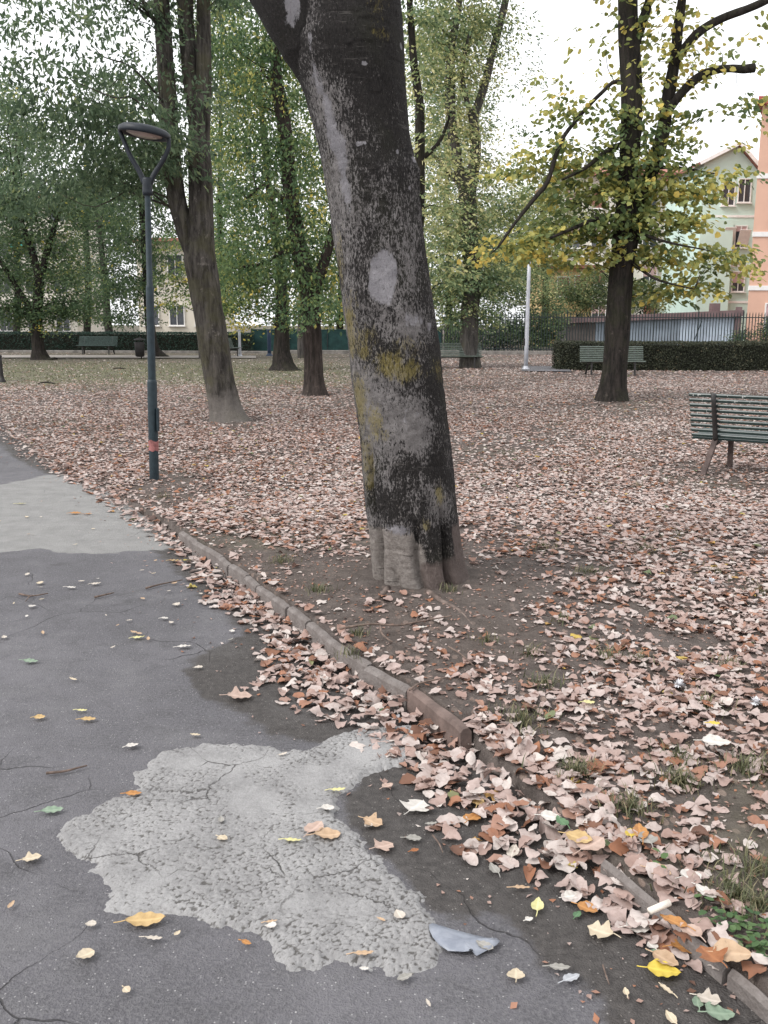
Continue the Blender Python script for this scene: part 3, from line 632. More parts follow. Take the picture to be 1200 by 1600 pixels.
# ------------------------------------------------------------------ the big leaning tree
SIL_L = [(-260, 396), (-120, 446), (-40, 462), (0, 462), (40, 458), (70, 452), (100, 457), (150, 475), (200, 489), (250, 500), (300, 510), (350, 517), (400, 524), (450, 530), (500, 537), (550, 545), (600, 550), (650, 558), (700, 562), (750, 565), (800, 571), (850, 577), (900, 582), (930, 580), (965, 570)]
SIL_R = [(-260, 628), (-120, 628), (0, 628), (50, 632), (100, 634), (150, 636), (200, 640), (250, 648), (270, 655), (300, 658), (350, 662), (400, 668), (450, 675), (500, 682), (550, 688), (600, 693), (650, 699), (700, 706), (750, 711), (800, 716), (850, 722), (880, 728), (905, 736), (930, 746), (965, 760)]
def build_big_tree():
    NA, NH = 220, 620
    py = np.linspace(962, -250, NH)
    L = np.interp(py, *zip(*SIL_L)); Rr = np.interp(py, *zip(*SIL_R))
    cen = np.array([at((a + b) / 2, p, TREE_Y) for a, b, p in zip(L, Rr, py)])
    rad = np.array([(b - a) / 2 * mpp(c) for a, b, c in zip(L, Rr, cen)]) * 0.985
    an = np.linspace(0, 2 * np.pi, NA, endpoint=False)          # angle 0 faces the path side viewer, + to the right
    A, H = np.meshgrid(an, np.arange(NH))
    sx, cy = np.sin(A), -np.cos(A)
    P = py[:, None] * np.ones_like(A)
    # grooves between root buttresses, and slow lumps
    def groove(s0, w, y0, y1, depth):
        a0 = math.asin(s0); d = (A - a0 + np.pi) % (2 * np.pi) - np.pi
        d = d + 0.05 * np.sin(P * 0.045 + s0 * 9)
        return depth * np.exp(-(d / w)**2) * sstep(y0, y1, P)
    rr = rad[:, None] * np.ones_like(A)
    g = groove(0.02, 0.085, 790, 845, 0.050) + groove(0.62, 0.075, 765, 850, 0.085) + groove(-0.83, 0.10, 640, 800, 0.075) + groove(-0.55, 0.07, 860, 900, 0.03)
    for a0 in (2.2, 2.9, 3.7, 4.3):
        d = (A - a0 + np.pi) % (2 * np.pi) - np.pi; g = g + 0.06 * np.exp(-(d / 0.12)**2) * sstep(760, 870, P)
    rr = rr * (1 + 0.07 * (fbm(np.sin(A) * 1.5 + 5, np.cos(A) * 1.5 + 5, P / 120.0, 101, 3) - 0.5) + 0.030 * (fbm(np.sin(A) * 6 + 5, np.cos(A) * 6 + 5, P / 22.0, 105, 3) - 0.5) + 0.012 * (fbm(np.sin(A) * 22 + 5, np.cos(A) * 22 + 5, P / 7.0, 107, 3) - 0.5) - 0.010 * sstep(.62, .72, fbm(np.sin(A) * 2 + 5, np.cos(A) * 2 + 5, P / 9.0, 109, 2))) - g
    # small bulge scars
    for (yy, s0, w, h, amt) in [(268, 0.93, 0.20, 22, 0.02), (590, -0.05, 0.12, 16, 0.008), (395, 0.0, 0.35, 60, -0.006), (905, -0.86, .2, 30, .02)]:
        a0 = math.asin(s0); d = (A - a0 + np.pi) % (2 * np.pi) - np.pi; rr = rr + amt * np.exp(-(d / w)**2 - ((P - yy) / h)**2)
    V = np.stack([cen[:, 0][:, None] + rr * sx, cen[:, 1][:, None] + rr * cy, cen[:, 2][:, None] + 0 * rr], -1)
    # lift lip at the ground
    I = np.arange(NA * NH).reshape(NH, NA); J = np.roll(I, -1, 1)
    Fc = np.stack([I[:-1], J[:-1], J[1:], I[1:]], -1).reshape(-1, 4)
    front = np.clip(np.cos(A) * 3, 0, 1); s = np.sin(A)
    W = np.interp(py, *zip(*SIL_R)) - np.interp(py, *zip(*SIL_L)); C = (L + Rr) / 2
    X = C[:, None] + s * (W[:, None] / 2)                        # position across the trunk, in trunk units of the row
    nz1 = fbm(X / 40 + 3, P / 55, A, 111, 3) - 0.5; nz2 = fbm(X / 14, P / 26, A, 113, 3) - 0.5
    side = (X - L[:, None]) / W[:, None]
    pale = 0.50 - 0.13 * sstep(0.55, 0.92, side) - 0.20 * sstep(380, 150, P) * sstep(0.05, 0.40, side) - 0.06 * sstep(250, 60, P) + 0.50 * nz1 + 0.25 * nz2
    def blob(x, y, rx, ry, soft=0.35, wob=0.55):
        d = np.sqrt(((X - x) / rx)**2 + ((P - y) / ry)**2) + wob * nz2 + 0.3 * nz1
        return sstep(1 + soft, 1 - soft * 1.6, d) * front
    for b, k in [((545, 400, 30, 80), .16), ((520, 250, 34, 120), .18), ((500, 150, 20, 60), .18), ((600, 330, 60, 50), .10), ((650, 420, 25, 120), .12), ((560, 760, 12, 60), .3), ((600, 640, 55, 70), .22), ((650, 660, 30, 45), .30), ((640, 510, 26, 28), .30), ((540, 220, 22, 110), .18), ((690, 560, 22, 60), -.2), ((640, 720, 45, 30), -.15), ((600, 775, 60, 30), -.28), ((590, 545, 40, 30), -.10), ((575, 690, 14, 120), .2), ((690, 785, 20, 30), .30), ((580, 400, 14, 60), -0.1)]:
        pale = pale + .75 * k * blob(*b, 0.62)
    smooth = np.zeros_like(A)
    smooth = np.maximum(smooth, np.clip(0.5 + (blob(599, 436, 27, 51, 0.45, 0.30) - 0.5) * 1.5, 0, 1))
    sy = [70, 95, 118, 140, 165, 195, 225, 255, 290, 320, 345]; sxp = np.interp(P, sy, [485, 490, 495, 499, 507, 517, 527, 534, 540, 545, 548]); sw = np.interp(P, sy, [0, 2, 3, 6, 7, 11, 12, 10, 9, 6, 0], left=-30, right=-30)
    sd_ = (sw - np.abs(X - sxp - 14 * nz1)) / 16.0 + 0.9 * nz2; smooth = np.maximum(smooth, np.clip(0.40 + 0.7 * sd_, 0, 0.74) * front * (sw > -1))
    smooth = np.maximum(smooth, 0.8 * blob(452, 12, 16, 36, 0.62, 0.9)); smooth = np.maximum(smooth, 0.62 * blob(645, 502, 20, 20, 0.62, 1.0))
    smooth = np.maximum(smooth, 0.7 * blob(617, 818, 30, 18, 0.6, 0.6))
    for q_ in ((563, 238, 9, 5), (622, 247, 4, 6), (644, 253, 6, 11), (572, 120, 5, 4), (628, 80, 3, 6), (640, 300, 3, 6)): smooth = np.maximum(smooth, .8 * blob(*q_, .5, 1.2))
    smooth = np.maximum(smooth, 0.42 * blob(640, 650, 24, 50, 0.6, 0.9))
    smooth = np.maximum(smooth, 0.95 * blob(671, 510, 5, 10, 0.4, 1.0)); smooth = np.maximum(smooth, 0.5 * blob(520, 380, 14, 70, 0.6, 1.0))
    yel = np.zeros_like(A)
    for x, y, rx, ry, k in [(625, 575, 34, 17, .78), (612, 562, 26, 18, .6), (567, 550, 13, 12, .6), (566, 525, 22, 18, .48), (546, 520, 13, 50, .8), (560, 630, 13, 55, .8), (528, 430, 9, 60, .45), (573, 720, 9, 50, .6), (585, 652, 16, 22, .72), (600, 672, 20, 12, .5), (690, 575, 22, 18, .42), (640, 540, 30, 20, .35),
                         (684, 766, 8, 16, .8), (662, 808, 8, 10, .62), (560, 700, 6, 40, .5), (514, 330, 6, 60, .3), (590, 20, 14, 45, .32), (598, 72, 14, 10, .38)]:
        yel = np.maximum(yel, min(1, k + .2) * blob(x, y, rx * 1.25, ry * 1.25, 0.62, 1.0))
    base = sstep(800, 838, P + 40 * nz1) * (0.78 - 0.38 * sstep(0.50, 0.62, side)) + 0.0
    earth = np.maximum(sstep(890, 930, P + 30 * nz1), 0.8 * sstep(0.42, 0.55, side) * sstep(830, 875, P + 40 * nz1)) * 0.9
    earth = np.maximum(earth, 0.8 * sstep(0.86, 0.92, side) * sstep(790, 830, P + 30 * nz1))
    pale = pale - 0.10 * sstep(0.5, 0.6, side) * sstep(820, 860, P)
    root = empty('leaning_tree', (TREE_W[0], TREE_W[1], gz(TREE_W[0], TREE_W[1])))
    tag(root, 'large leaning tree with blotched dark bark, pale bare patches and yellow lichen beside the path', 'tree')
    lo = np.array(root.location)
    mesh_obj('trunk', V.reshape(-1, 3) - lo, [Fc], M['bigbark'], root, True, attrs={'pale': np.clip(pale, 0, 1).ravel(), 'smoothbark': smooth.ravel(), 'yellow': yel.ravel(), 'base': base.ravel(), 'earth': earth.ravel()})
    # limbs above
    m = MB()
    def lp(pts, dy=0.0): return np.array([at(a, b, TREE_Y + dy + e) for a, b, e in pts])
    m.tube(lp([(518, 150, 0), (488, 70, -.02), (460, 20, -.03), (430, -30, -.03), (380, -110, 0), (320, -220, .2), (240, -360, .5)]), np.array([.10, .16, .165, .155, .14, .12, .10]), 40, sub=8, rough=0.06)
    ob = m.build('limb', M['bigbark'], root, True, loc=lo); ob.location = (0, 0, 0)
    me = ob.data; nv = len(me.vertices); c_ = np.empty(nv * 3, np.float32); me.vertices.foreach_get('co', c_); c_ = c_.reshape(-1, 3)
    wp = c_ + lo; d_ = wp - EYE; q = d_ @ _f; ux = CX + F * (d_ @ _r) / q; uy = CY - F * (d_ @ _u) / q
    tgt = at(456, 8, TREE_Y - .16); dd = np.linalg.norm((wp - tgt) * np.array([1.6, 0.5, .8]), axis=1)
    sm = sstep(0.13, 0.02, dd + 0.16 * (fbm(wp[:, 0] * 26, wp[:, 1] * 26, wp[:, 2] * 9, 5, 3) - 0.5))
    for nm, arr in (('pale', 0.12 + 0 * ux), ('smoothbark', sm * 0.9), ('yellow', 0 * ux), ('base', 0 * ux), ('earth', 0 * ux)):
        a_ = me.attributes.new(nm, 'FLOAT', 'POINT'); a_.data.foreach_set('value', np.ascontiguousarray(arr, dtype=np.float32))
    m = MB()
    m.tube(lp([(516, -230, 0), (530, -330, .2), (560, -480, .6), (590, -640, 1.0)]), np.array([.26, .17, .13, .07]), 20, sub=6, rough=.06)
    ob2 = m.build('limb', M['bark_dark'], root, True, loc=lo); ob2.location = (0, 0, 0)
    return root
big_tree = build_big_tree()
def big_roots():
    lo = np.array(big_tree.location)
    for pts, r in [([(668, 932), (690, 946), (716, 958), (742, 980)], .011), ([(606, 928), (592, 942), (570, 950), (540, 955)], .010)]:
        W = []
        for i, (a, b) in enumerate(pts):
            g = G(a, b, .11); g[2] = float(gz(g[0], g[1])) + (.002, .0, -.002, -.006, -.012)[i] ; W.append(g)
        m = MB(); m.tube(np.array(W), np.linspace(r * 1.5, r * .45, len(W)), 10, sub=5, rough=.18, seed=int(pts[0][0])); o = m.build('root', M['root'], big_tree, True, loc=lo); o.location = (0, 0, 0)
big_roots()

# ------------------------------------------------------------------ foliage engine
LEAF4 = (np.array([(0, 0, 0), (0.45, 0.5, 0.10), (1, 0, 0), (0.45, -0.5, 0.10)]), np.array([[0, 2, 1], [0, 3, 2]]))
LEAF6 = (np.array([(0, 0, 0), (0.22, 0.46, 0.08), (0.68, 0.42, 0.05), (1.05, 0, -0.06), (0.68, -0.42, 0.05), (0.22, -0.46, 0.08)]), np.array([[0, 3, 2, 1], [0, 5, 4, 3]]))
def leaves_mesh(pos, axis, nrm, L, W, tone, tpl):
    """pos (n,3), axis = leaf direction, nrm = leaf normal; returns V, F, tone per vertex"""
    axis = axis / (np.linalg.norm(axis, axis=1)[:, None] + 1e-9)
    B = np.cross(nrm, axis); B /= np.linalg.norm(B, axis=1)[:, None] + 1e-9; Nn = np.cross(axis, B)
    T, Fq = tpl; k = len(T); n = len(pos)
    V = pos[:, None, :] + (T[None, :, 0, None] * L[:, None, None]) * axis[:, None, :] + (T[None, :, 1, None] * W[:, None, None]) * B[:, None, :] + (T[None, :, 2, None] * W[:, None, None]) * Nn[:, None, :]
    Fc = (Fq[None] + (np.arange(n) * k)[:, None, None]).reshape(-1, Fq.shape[1])
    return V.reshape(-1, 3), Fc, np.repeat(tone, k)
def crown(rng, blobs, Lf, Wf, style='spray', tpl=LEAF4, tone_c=0.4, tone_s=0.22, clump=0.45, per=14, holes=0.35, maxn=40000):
    """blobs: (centre xyz, radii xyz, cover, tone shift) -> list of leaf arrays and clump centres"""
    PP, AX, NN, TT, CC = [], [], [], [], []
    for c, r, cover, ts in blobs:
        area = math.pi * r[0] * r[2]
        n = int(min(maxn, cover * area / (0.25 * Lf * Wf))); nc = max(3, n // per)
        d = rng.normal(size=(nc * 3, 3)); d /= np.linalg.norm(d, axis=1)[:, None]; u = rng.random(nc * 3)**(1 / 2.4)
        cc = np.asarray(c) + d * u[:, None] * np.asarray(r)
        k = 0.9 / max(clump, 0.2)
        keep = fbm(cc[:, 0] * k, cc[:, 1] * k, cc[:, 2] * k * 1.4, 7, 2) > holes * 0.9 + 0.12 * rng.random(len(cc))
        cc = cc[keep][:nc]; cc = cc[cc[:, 2] > 0.25]
        if len(cc) == 0: continue
        out = cc - np.asarray(c); out[:, 2] = 0; out += rng.normal(size=out.shape) * 0.4 * max(r[0], .3); out[:, 2] = 0; out /= np.linalg.norm(out, axis=1)[:, None] + 1e-6
        ct = tone_c + ts + tone_s * rng.normal(size=len(cc)) * 0.7
        i = np.repeat(np.arange(len(cc)), per); m = len(i)
        if style == 'layer':             # flat drooping sprays
            t = rng.random(m); off = out[i] * (t * clump * 1.8)[:, None] + rng.normal(size=(m, 3)) * np.array([.34, .34, .10]) * clump
            off[:, 2] -= 0.35 * clump * t * t * 1.6
            ax = out[i] * 0.8 + rng.normal(size=(m, 3)) * 0.55; ax[:, 2] = ax[:, 2] * 0.4 - 0.55
            nn = rng.normal(size=(m, 3)) * 0.45 + np.array([0, 0, 1.0])
        elif style == 'hang':            # long leaves hanging from twigs
            t = rng.random(m); off = out[i] * (t * clump * 1.7)[:, None] + rng.normal(size=(m, 3)) * np.array([.22, .22, .18]) * clump
            off[:, 2] -= 0.5 * clump * t
            ax = out[i] * 0.4 + rng.normal(size=(m, 3)) * 0.55; ax[:, 2] -= 0.65
            nn = rng.normal(size=(m, 3)) + out[i] * 0.6
        else:
            off = rng.normal(size=(m, 3)) * np.array([.5, .5, .34]) * clump
            ax = rng.normal(size=(m, 3)); ax[:, 2] = ax[:, 2] * 0.5 - 0.35
            nn = rng.normal(size=(m, 3)) * 0.8 + np.array([0, 0, 0.8])
        PP.append(cc[i] + off); AX.append(ax); NN.append(nn); TT.append(np.clip(ct[i] + rng.normal(size=m) * tone_s * 0.6, 0, 1)); CC.append(cc)
    P = np.concatenate(PP); n = len(P); sz = rng.uniform(0.7, 1.25, n)
    V, Fc, tv = leaves_mesh(P, np.concatenate(AX), np.concatenate(NN), Lf * sz, Wf * sz * rng.uniform(0.8, 1.15, n), np.concatenate(TT), tpl)
    return V, Fc, tv, np.concatenate(CC)

NLEAF = [0]
def tree(name, label, Y, stems, blobs, bark, fol, Lf=0.15, Wf=0.09, style='spray', tpl=LEAF4, seed=0, tone=0.4, spread=0.22, clump=0.5, per=14, holes=0.35, nbr=26, br_r=0.022, depth=0.8, cat='tree', flare=True, group=None, baseup=None):
    """stems: lists of (px, py, radius px[, dY]); blobs: (px, py, rx px, ry px, cover, tone[, dY])"""
    rng = np.random.default_rng(seed + 100)
    W = []
    for st in stems:
        pts = np.array([at(p[0], p[1], Y + (p[3] if len(p) > 3 else 0)) for p in st]); rd = np.array([p[2] * mpp(q) for p, q in zip(st, pts)])
        W.append((pts, rd))
    b0 = W[0][0][0]; root = empty(name, (b0[0], b0[1], 0.0)); tag(root, label, cat, group); lo = np.array([b0[0], b0[1], 0.0])
    W[0][0][0][2] = min(b0[2], -0.05)
    m = MB(); nodes = []
    for k, (pts, rd) in enumerate(W):
        if k == 1:                       # uneven root flare on the main stem
            Vb = m.v[0]; zb = np.clip(1 - Vb[:, 2] / (2.2 * W[0][1][1] + .1), 0, 1)**2; dx, dy = Vb[:, 0] - b0[0], Vb[:, 1] - b0[1]; an_ = np.arctan2(dy, dx)
            kf = zb * (0.36 * (fbm(np.cos(an_) * 1.8 + seed, np.sin(an_) * 1.8, 0, seed + 9, 2) - .25)); Vb[:, 0] += dx * kf; Vb[:, 1] += dy * kf
        m.tube(pts, rd, 20 if rd[0] > .12 else 10, sub=5, rough=0.09 if rd[0] > .05 else 0.05, seed=seed + k)
        p2, r2 = smooth_line(pts, rd, 4); nodes.append(np.hstack([p2, r2[:, None]]))
    bl = []
    for b in blobs:
        c = at(b[0], b[1], Y + (b[6] if len(b) > 6 else 0)); q = mpp(c)
        bl.append((c, (b[2] * q, max(0.35, depth * 0.5 * (b[2] + b[3]) * q), b[3] * q), b[4], b[5]))
    V, Fc, tv, CC = crown(rng, bl, Lf, Wf, style, tpl, tone, spread, clump, per, holes)
    nodes = np.vstack(nodes)
    # branches out to some of the leaf clumps
    if nbr:
        pick = rng.choice(len(CC), min(nbr, len(CC)), replace=False)
        for i in pick:
            e = CC[i]; d = np.linalg.norm((nodes[:, :3] - e) * np.array([1, 1, 1.0]), axis=1) + np.maximum(0, nodes[:, 2] - e[2] + 0.2) * 1.2 + 0.3 * rng.random(len(nodes))
            j = int(np.argmin(d)); a = nodes[j, :3]; L_ = np.linalg.norm(e - a)
            if L_ < 0.3 or L_ > 9: continue
            mid1 = a + (e - a) * 0.35 + np.array([0, 0, 0.10 * L_]) + rng.normal(size=3) * 0.05 * L_; mid2 = a + (e - a) * 0.7 + np.array([0, 0, 0.07 * L_]) + rng.normal(size=3) * 0.06 * L_
            r0 = min(nodes[j, 3] * 0.55, br_r * (0.7 + 0.35 * L_))
            m.tube([a, mid1, mid2, e], [r0, r0 * 0.75, r0 * 0.5, r0 * 0.22], 6, sub=3)
    t_ = m.build('trunk', bark, root, True, loc=lo); t_.location = (0, 0, 0)
    mesh_obj('crown', V - lo, [Fc], fol, root, False, attrs={'tone': tv}); NLEAF[0] += len(Fc) // (1 if tpl is None else 2)
    return root

# --- trees standing in the park
YD = float(G(357, 660)[1]) + 0.2
tree('twin_stem_tree', 'mossy tree with whitish base, forking into three stems right of the street lamp', YD,
     [[(358, 668, 35), (356, 655, 28), (352, 638, 24.5), (344, 600, 23.5), (335, 545, 23.5), (326, 490, 23.5), (318, 440, 24), (312, 405, 25), (313, 370, 21), (314, 330, 19), (313, 280, 18.5), (311, 230, 18), (313, 180, 16), (318, 110, 12), (318, 40, 11), (317, -40, 10), (315, -200, 8)],
      [(318, 430, 18), (303, 392, 16), (288, 352, 15), (274, 300, 14.5), (267, 230, 14.5), (262, 150, 14), (257, 80, 13), (252, 0, 12.5), (246, -100, 11)],
      [(311, 215, 13, .02), (303, 160, 13, .05), (296, 100, 13, .08), (289, 0, 12.5, .12), (284, -120, 11, .2)]],
     [(175, 205, 105, 55, 1.95, 0, -1.0), (120, 150, 80, 50, 1.35, 0, -1.6), (60, 85, 90, 40, 0.62, .02, -2.6), (20, 20, 70, 55, 0.74, 0, -3.0), (150, 70, 50, 40, 0.37, .05, -2.2), (90, 25, 60, 30, 0.33, 0, -2.5),
      (230, 245, 70, 55, 1.65, 0.02, -.2), (110, 270, 100, 45, 1.35, 0, 0), (305, 145, 22, 26, 2.40, .05, -.45), (200, 20, 60, 40, 1.05, 0, -.5), (40, 300, 60, 40, 1.20, 0, 0.5), (300, -60, 150, 70, 1.50, 0, 0), (120, -80, 150, 60, 1.50, 0, -2), (260, 120, 60, 60, 1.0, .05, .5), (210, 110, 50, 40, 1.0, 0, 0), (330, 260, 14, 30, .6, .1, .3)],
     M['bark_mossy'], M['fol_blue'], 0.095, 0.038, 'hang', seed=4, tone=0.40, spread=0.24, clump=0.34, per=14, holes=0.40, nbr=40, br_r=0.012)
tree('lime_tree', 'straight dark trunked lime tree with layered yellowing leaves and a lopped branch on the right', float(G(958, 629)[1]) + 0.25,
     [[(956, 640, 34), (957, 626, 24), (958, 605, 20), (960, 580, 19), (963, 540, 19), (966, 490, 19), (970, 440, 19), (973, 400, 18), (977, 350, 17), (980, 300, 16), (983, 250, 15.5), (986, 200, 16), (987, 150, 16.5), (985, 100, 16.5), (982, 50, 15.5), (981, 0, 15), (980, -80, 13), (982, -220, 9)],
      [(973, 430, 10, .1), (990, 370, 10, .15), (1006, 310, 10, .2), (1020, 262, 11, .2), (1033, 220, 11, .2), (1040, 180, 10, .2), (1046, 140, 10, .2), (1055, 90, 8, .2), (1060, 40, 8, .2), (1068, -20, 6, .2), (1075, -120, 4, .2)],
      [(1040, 178, 7, .15), (1065, 145, 7), (1090, 122, 7), (1115, 110, 6.5), (1140, 107, 6), (1160, 108, 6.5), (1179, 106, 7)],
      [(1050, 108, 6, .2), (1070, 75, 7), (1095, 48, 7), (1130, 28, 6), (1165, 15, 6), (1195, 2, 6), (1250, -25, 5)],
      [(990, 75, 9), (1000, 45, 8), (1010, 15, 7), (1020, -20, 6), (1040, -100, 4)],
      [(981, 132, 3.5), (960, 128, 3), (940, 145, 3), (920, 165, 3.2), (900, 188, 3), (880, 215, 3.2, -.3), (868, 245, 3.5, -.4), (855, 285, 3.6, -.5), (835, 310, 3.4, -.6), (815, 335, 3, -.6), (800, 355, 2.2, -.7), (780, 384, 1.5, -.7), (765, 398, .6, -.7)],
      [(977, 350, 3.5), (1010, 368, 2.6, -.5), (1050, 380, 2, -.9), (1110, 392, .8, -1.1)], [(975, 400, 3.2), (1000, 420, 2.5, -.3), (1030, 438, 2, -.6), (1085, 452, .8, -.8)],
      [(982, 260, 4), (1015, 262, 3.5), (1060, 262, 2.4, .2), (1120, 272, .9, .3)], [(984, 220, 4), (950, 235, 4, -.3), (915, 262, 3, -.5), (880, 280, 2, -.6)], [(978, 340, 4), (940, 340, 3.5, -.4), (900, 355, 3, -.6), (860, 372, 2, -.7)]],
     [(830, 262, 60, 20, 1.40, .1), (870, 225, 50, 26, 1.22, 0), (915, 175, 55, 26, 1.05, -.05), (880, 140, 60, 40, 0.22, .1), (930, 260, 60, 26, 1.66, .03), (990, 215, 50, 24, 1.57, -.1), (1000, 250, 60, 26, 1.66, -.05), (930, 300, 75, 24, 1.75, .05), (1010, 300, 60, 26, 1.75, .1),
      (800, 390, 42, 18, 2.10, .35), (845, 365, 55, 18, 1.57, .15), (870, 400, 50, 16, 1.40, .2), (910, 345, 70, 22, 1.93, -.08), (980, 350, 65, 26, 2.01, -.1), (950, 400, 60, 20, 1.66, .22), (1000, 395, 40, 20, 1.40, .2), (1040, 340, 60, 24, 1.75, .2), (1075, 300, 50, 22, 1.57, .22), (1100, 275, 45, 20, 1.22, .2), (1140, 268, 26, 12, 0.68, .1),
      (1060, 395, 60, 20, 1.57, .1), (1110, 405, 50, 16, 1.57, .15), (1140, 388, 28, 9, 1.40, .2), (1050, 440, 50, 18, 1.40, .02), (1085, 450, 40, 16, 1.22, .1), (1130, 425, 36, 16, 1.05, .2), (1040, 465, 26, 10, 1.22, 0), (1100, 225, 50, 18, 0.47, .05), (1140, 165, 55, 18, 0.68, -.1), (1185, 178, 18, 14, 0.68, .3), (1110, 180, 40, 20, 0.41, 0),
      (1040, 90, 50, 70, 0.43, .25), (1090, 60, 70, 45, 0.34, .2), (1050, 20, 70, 50, 0.41, .25), (1150, 60, 50, 50, 0.19, .2), (930, 110, 45, 70, 0.16, .1), (1020, 160, 40, 30, 0.68, .15), (950, 40, 40, 50, 0.16, .2), (1000, -90, 130, 70, 1.22, .1)],
     M['bark_dark'], M['fol_lind'], 0.108, 0.098, 'layer', LEAF6, seed=9, tone=0.41, spread=0.25, clump=0.30, per=9, holes=0.28, nbr=60, br_r=0.010, depth=0.9)
tree('dark_tree', 'dark brown trunk curving left with fresh green leaves just left of the leaning tree', float(G(493, 620)[1]) + 0.25,
     [[(494, 630, 27), (493, 617, 20), (491, 598, 16), (489, 560, 14.5), (487, 500, 14.5), (484, 460, 14), (475, 420, 13), (466, 380, 12.5), (458, 330, 12), (452, 280, 12), (447, 220, 11), (440, 170, 11), (432, 120, 9), (430, 60, 8), (428, 0, 7), (426, -100, 5)],
      [(487, 470, 9), (500, 430, 9), (511, 395, 8), (522, 355, 7), (540, 300, 6), (560, 230, 4)], [(466, 390, 5), (440, 395, 3), (410, 412, 2.5), (370, 418, 2), (345, 416, 1.5)], [(458, 340, 5), (440, 310, 4), (415, 290, 3), (385, 310, 2)]],
     [(490, 480, 40, 26, 1.76, -.05, -.5), (440, 430, 45, 30, 1.89, 0), (520, 430, 26, 50, 1.62, .15, .4), (410, 390, 55, 40, 1.76, .05), (385, 430, 45, 30, 1.76, .05), (470, 370, 50, 35, 1.49, 0), (420, 300, 60, 45, 1.35, .05), (390, 225, 60, 45, 1.49, .02), (480, 300, 40, 50, 1.22, .12), (460, 220, 45, 50, 1.49, .05), (410, 140, 60, 45, 1.62, .1), (380, 70, 60, 50, 1.62, .0), (450, 60, 45, 55, 1.62, 0), (350, 150, 30, 60, 0.94, .25), (420, -30, 110, 50, 1.62, 0), (365, 340, 30, 40, 0.94, .05)],
     M['bark_brown'], M['fol_mid'], 0.094, 0.050, 'hang', seed=12, tone=0.36, spread=0.24, clump=0.42, per=16, holes=0.34, nbr=46, br_r=0.013)
tree('flared_tree', 'thick dark tree with a wide flared base and yellow tinged low leaves', float(G(443, 580)[1]) + 0.3,
     [[(444, 587, 36), (443, 579, 25), (442, 568, 17), (440, 550, 13), (440, 520, 11.5), (441, 490, 11), (440, 450, 9), (436, 400, 7), (425, 330, 6), (415, 250, 5), (405, 120, 4)]],
     [(400, 460, 60, 30, 1.3, .05), (365, 480, 38, 26, 1.1, .2), (375, 505, 26, 12, .9, .45), (420, 495, 26, 14, 1.0, .2), (455, 500, 26, 18, 1.0, .2), (400, 390, 60, 50, 1.1, .1), (360, 420, 45, 40, 1.0, .05), (395, 300, 60, 60, .8, .1), (350, 250, 50, 60, .6, .2), (400, 180, 70, 70, .7, .15), (380, 60, 70, 80, .7, .1)],
     M['bark_dark'], M['fol_mid'], 0.118, 0.068, 'spray', seed=15, tone=0.44, spread=0.24, clump=0.5, per=16, holes=0.36, nbr=26)
tree('forked_pale_tree', 'grey trunked tree with pale yellow green leaves behind the bench right of the leaning tree', float(G(735, 576)[1]) + 0.3,
     [[(734, 583, 20), (734, 570, 16.5), (733, 550, 15), (733, 520, 14.5), (735, 480, 14), (738, 440, 14), (736, 400, 13), (732, 350, 13), (730, 305, 14)],
      [(730, 310, 10), (716, 260, 8.5), (707, 205, 8), (703, 150, 8), (705, 80, 6), (718, 0, 5), (722, -90, 4)], [(732, 310, 10.5), (742, 250, 9), (743, 212, 8), (740, 185, 7), (755, 140, 6.5), (770, 80, 6), (790, 0, 5.5), (800, -80, 4)],
      [(740, 195, 5), (730, 160, 4), (722, 110, 4), (735, 50, 3)], [(728, 300, 4), (700, 268, 3.5), (675, 240, 2.5)]],
     [(720, 440, 55, 30, 1.79, -.12), (760, 430, 50, 40, 1.64, -.08), (700, 400, 45, 32, 1.49, .05), (720, 370, 60, 26, 1.49, .12), (760, 375, 45, 30, 1.49, -.1), (700, 330, 50, 35, 1.34, .2), (760, 310, 50, 35, 1.19, .1), (710, 270, 55, 40, 1.19, .28), (760, 250, 50, 35, 0.60, .2), (700, 200, 55, 45, 1.19, .3), (690, 120, 50, 60, 1.19, .2), (670, 60, 40, 60, 1.34, .0), (730, 90, 40, 60, 1.04, .2), (770, 40, 50, 50, 0.89, .05), (800, 110, 45, 60, 0.21, .05), (790, 200, 50, 60, 0.18, 0), (720, 20, 60, 45, 1.19, .15), (720, -60, 120, 50, 1.34, .1), (725, 490, 50, 22, 1.79, -.08), (690, 460, 26, 30, 1.49, .05)],
     M['bark_grey'], M['fol_pale'], 0.122, 0.072, 'layer', seed=21, tone=0.40, spread=0.26, clump=0.45, per=14, holes=0.33, nbr=40, br_r=0.016)
tree('slim_tree', 'slim dark tree whose upper stem shows just right of the leaning trunk', float(G(640, 598)[1]),
     [[(640, 600, 14), (642, 560, 10), (646, 500, 9.5), (650, 430, 9), (654, 350, 8.5), (656, 280, 8), (656, 220, 8), (655, 160, 7), (646, 90, 6), (640, 0, 5), (638, -90, 4)], [(656, 250, 4), (675, 235, 3.5), (690, 215, 3), (705, 175, 2)]],
     [(660, 330, 40, 50, 1.0, .1), (670, 240, 35, 45, .8, .25), (660, 130, 40, 60, .9, .1), (655, 30, 45, 60, 1.0, -.05), (680, 420, 30, 50, .9, .1), (640, -60, 80, 50, 1, 0)],
     M['bark_dark'], M['fol_pale'], 0.14, 0.08, 'layer', seed=24, tone=0.38, clump=0.4, holes=0.34, nbr=18)
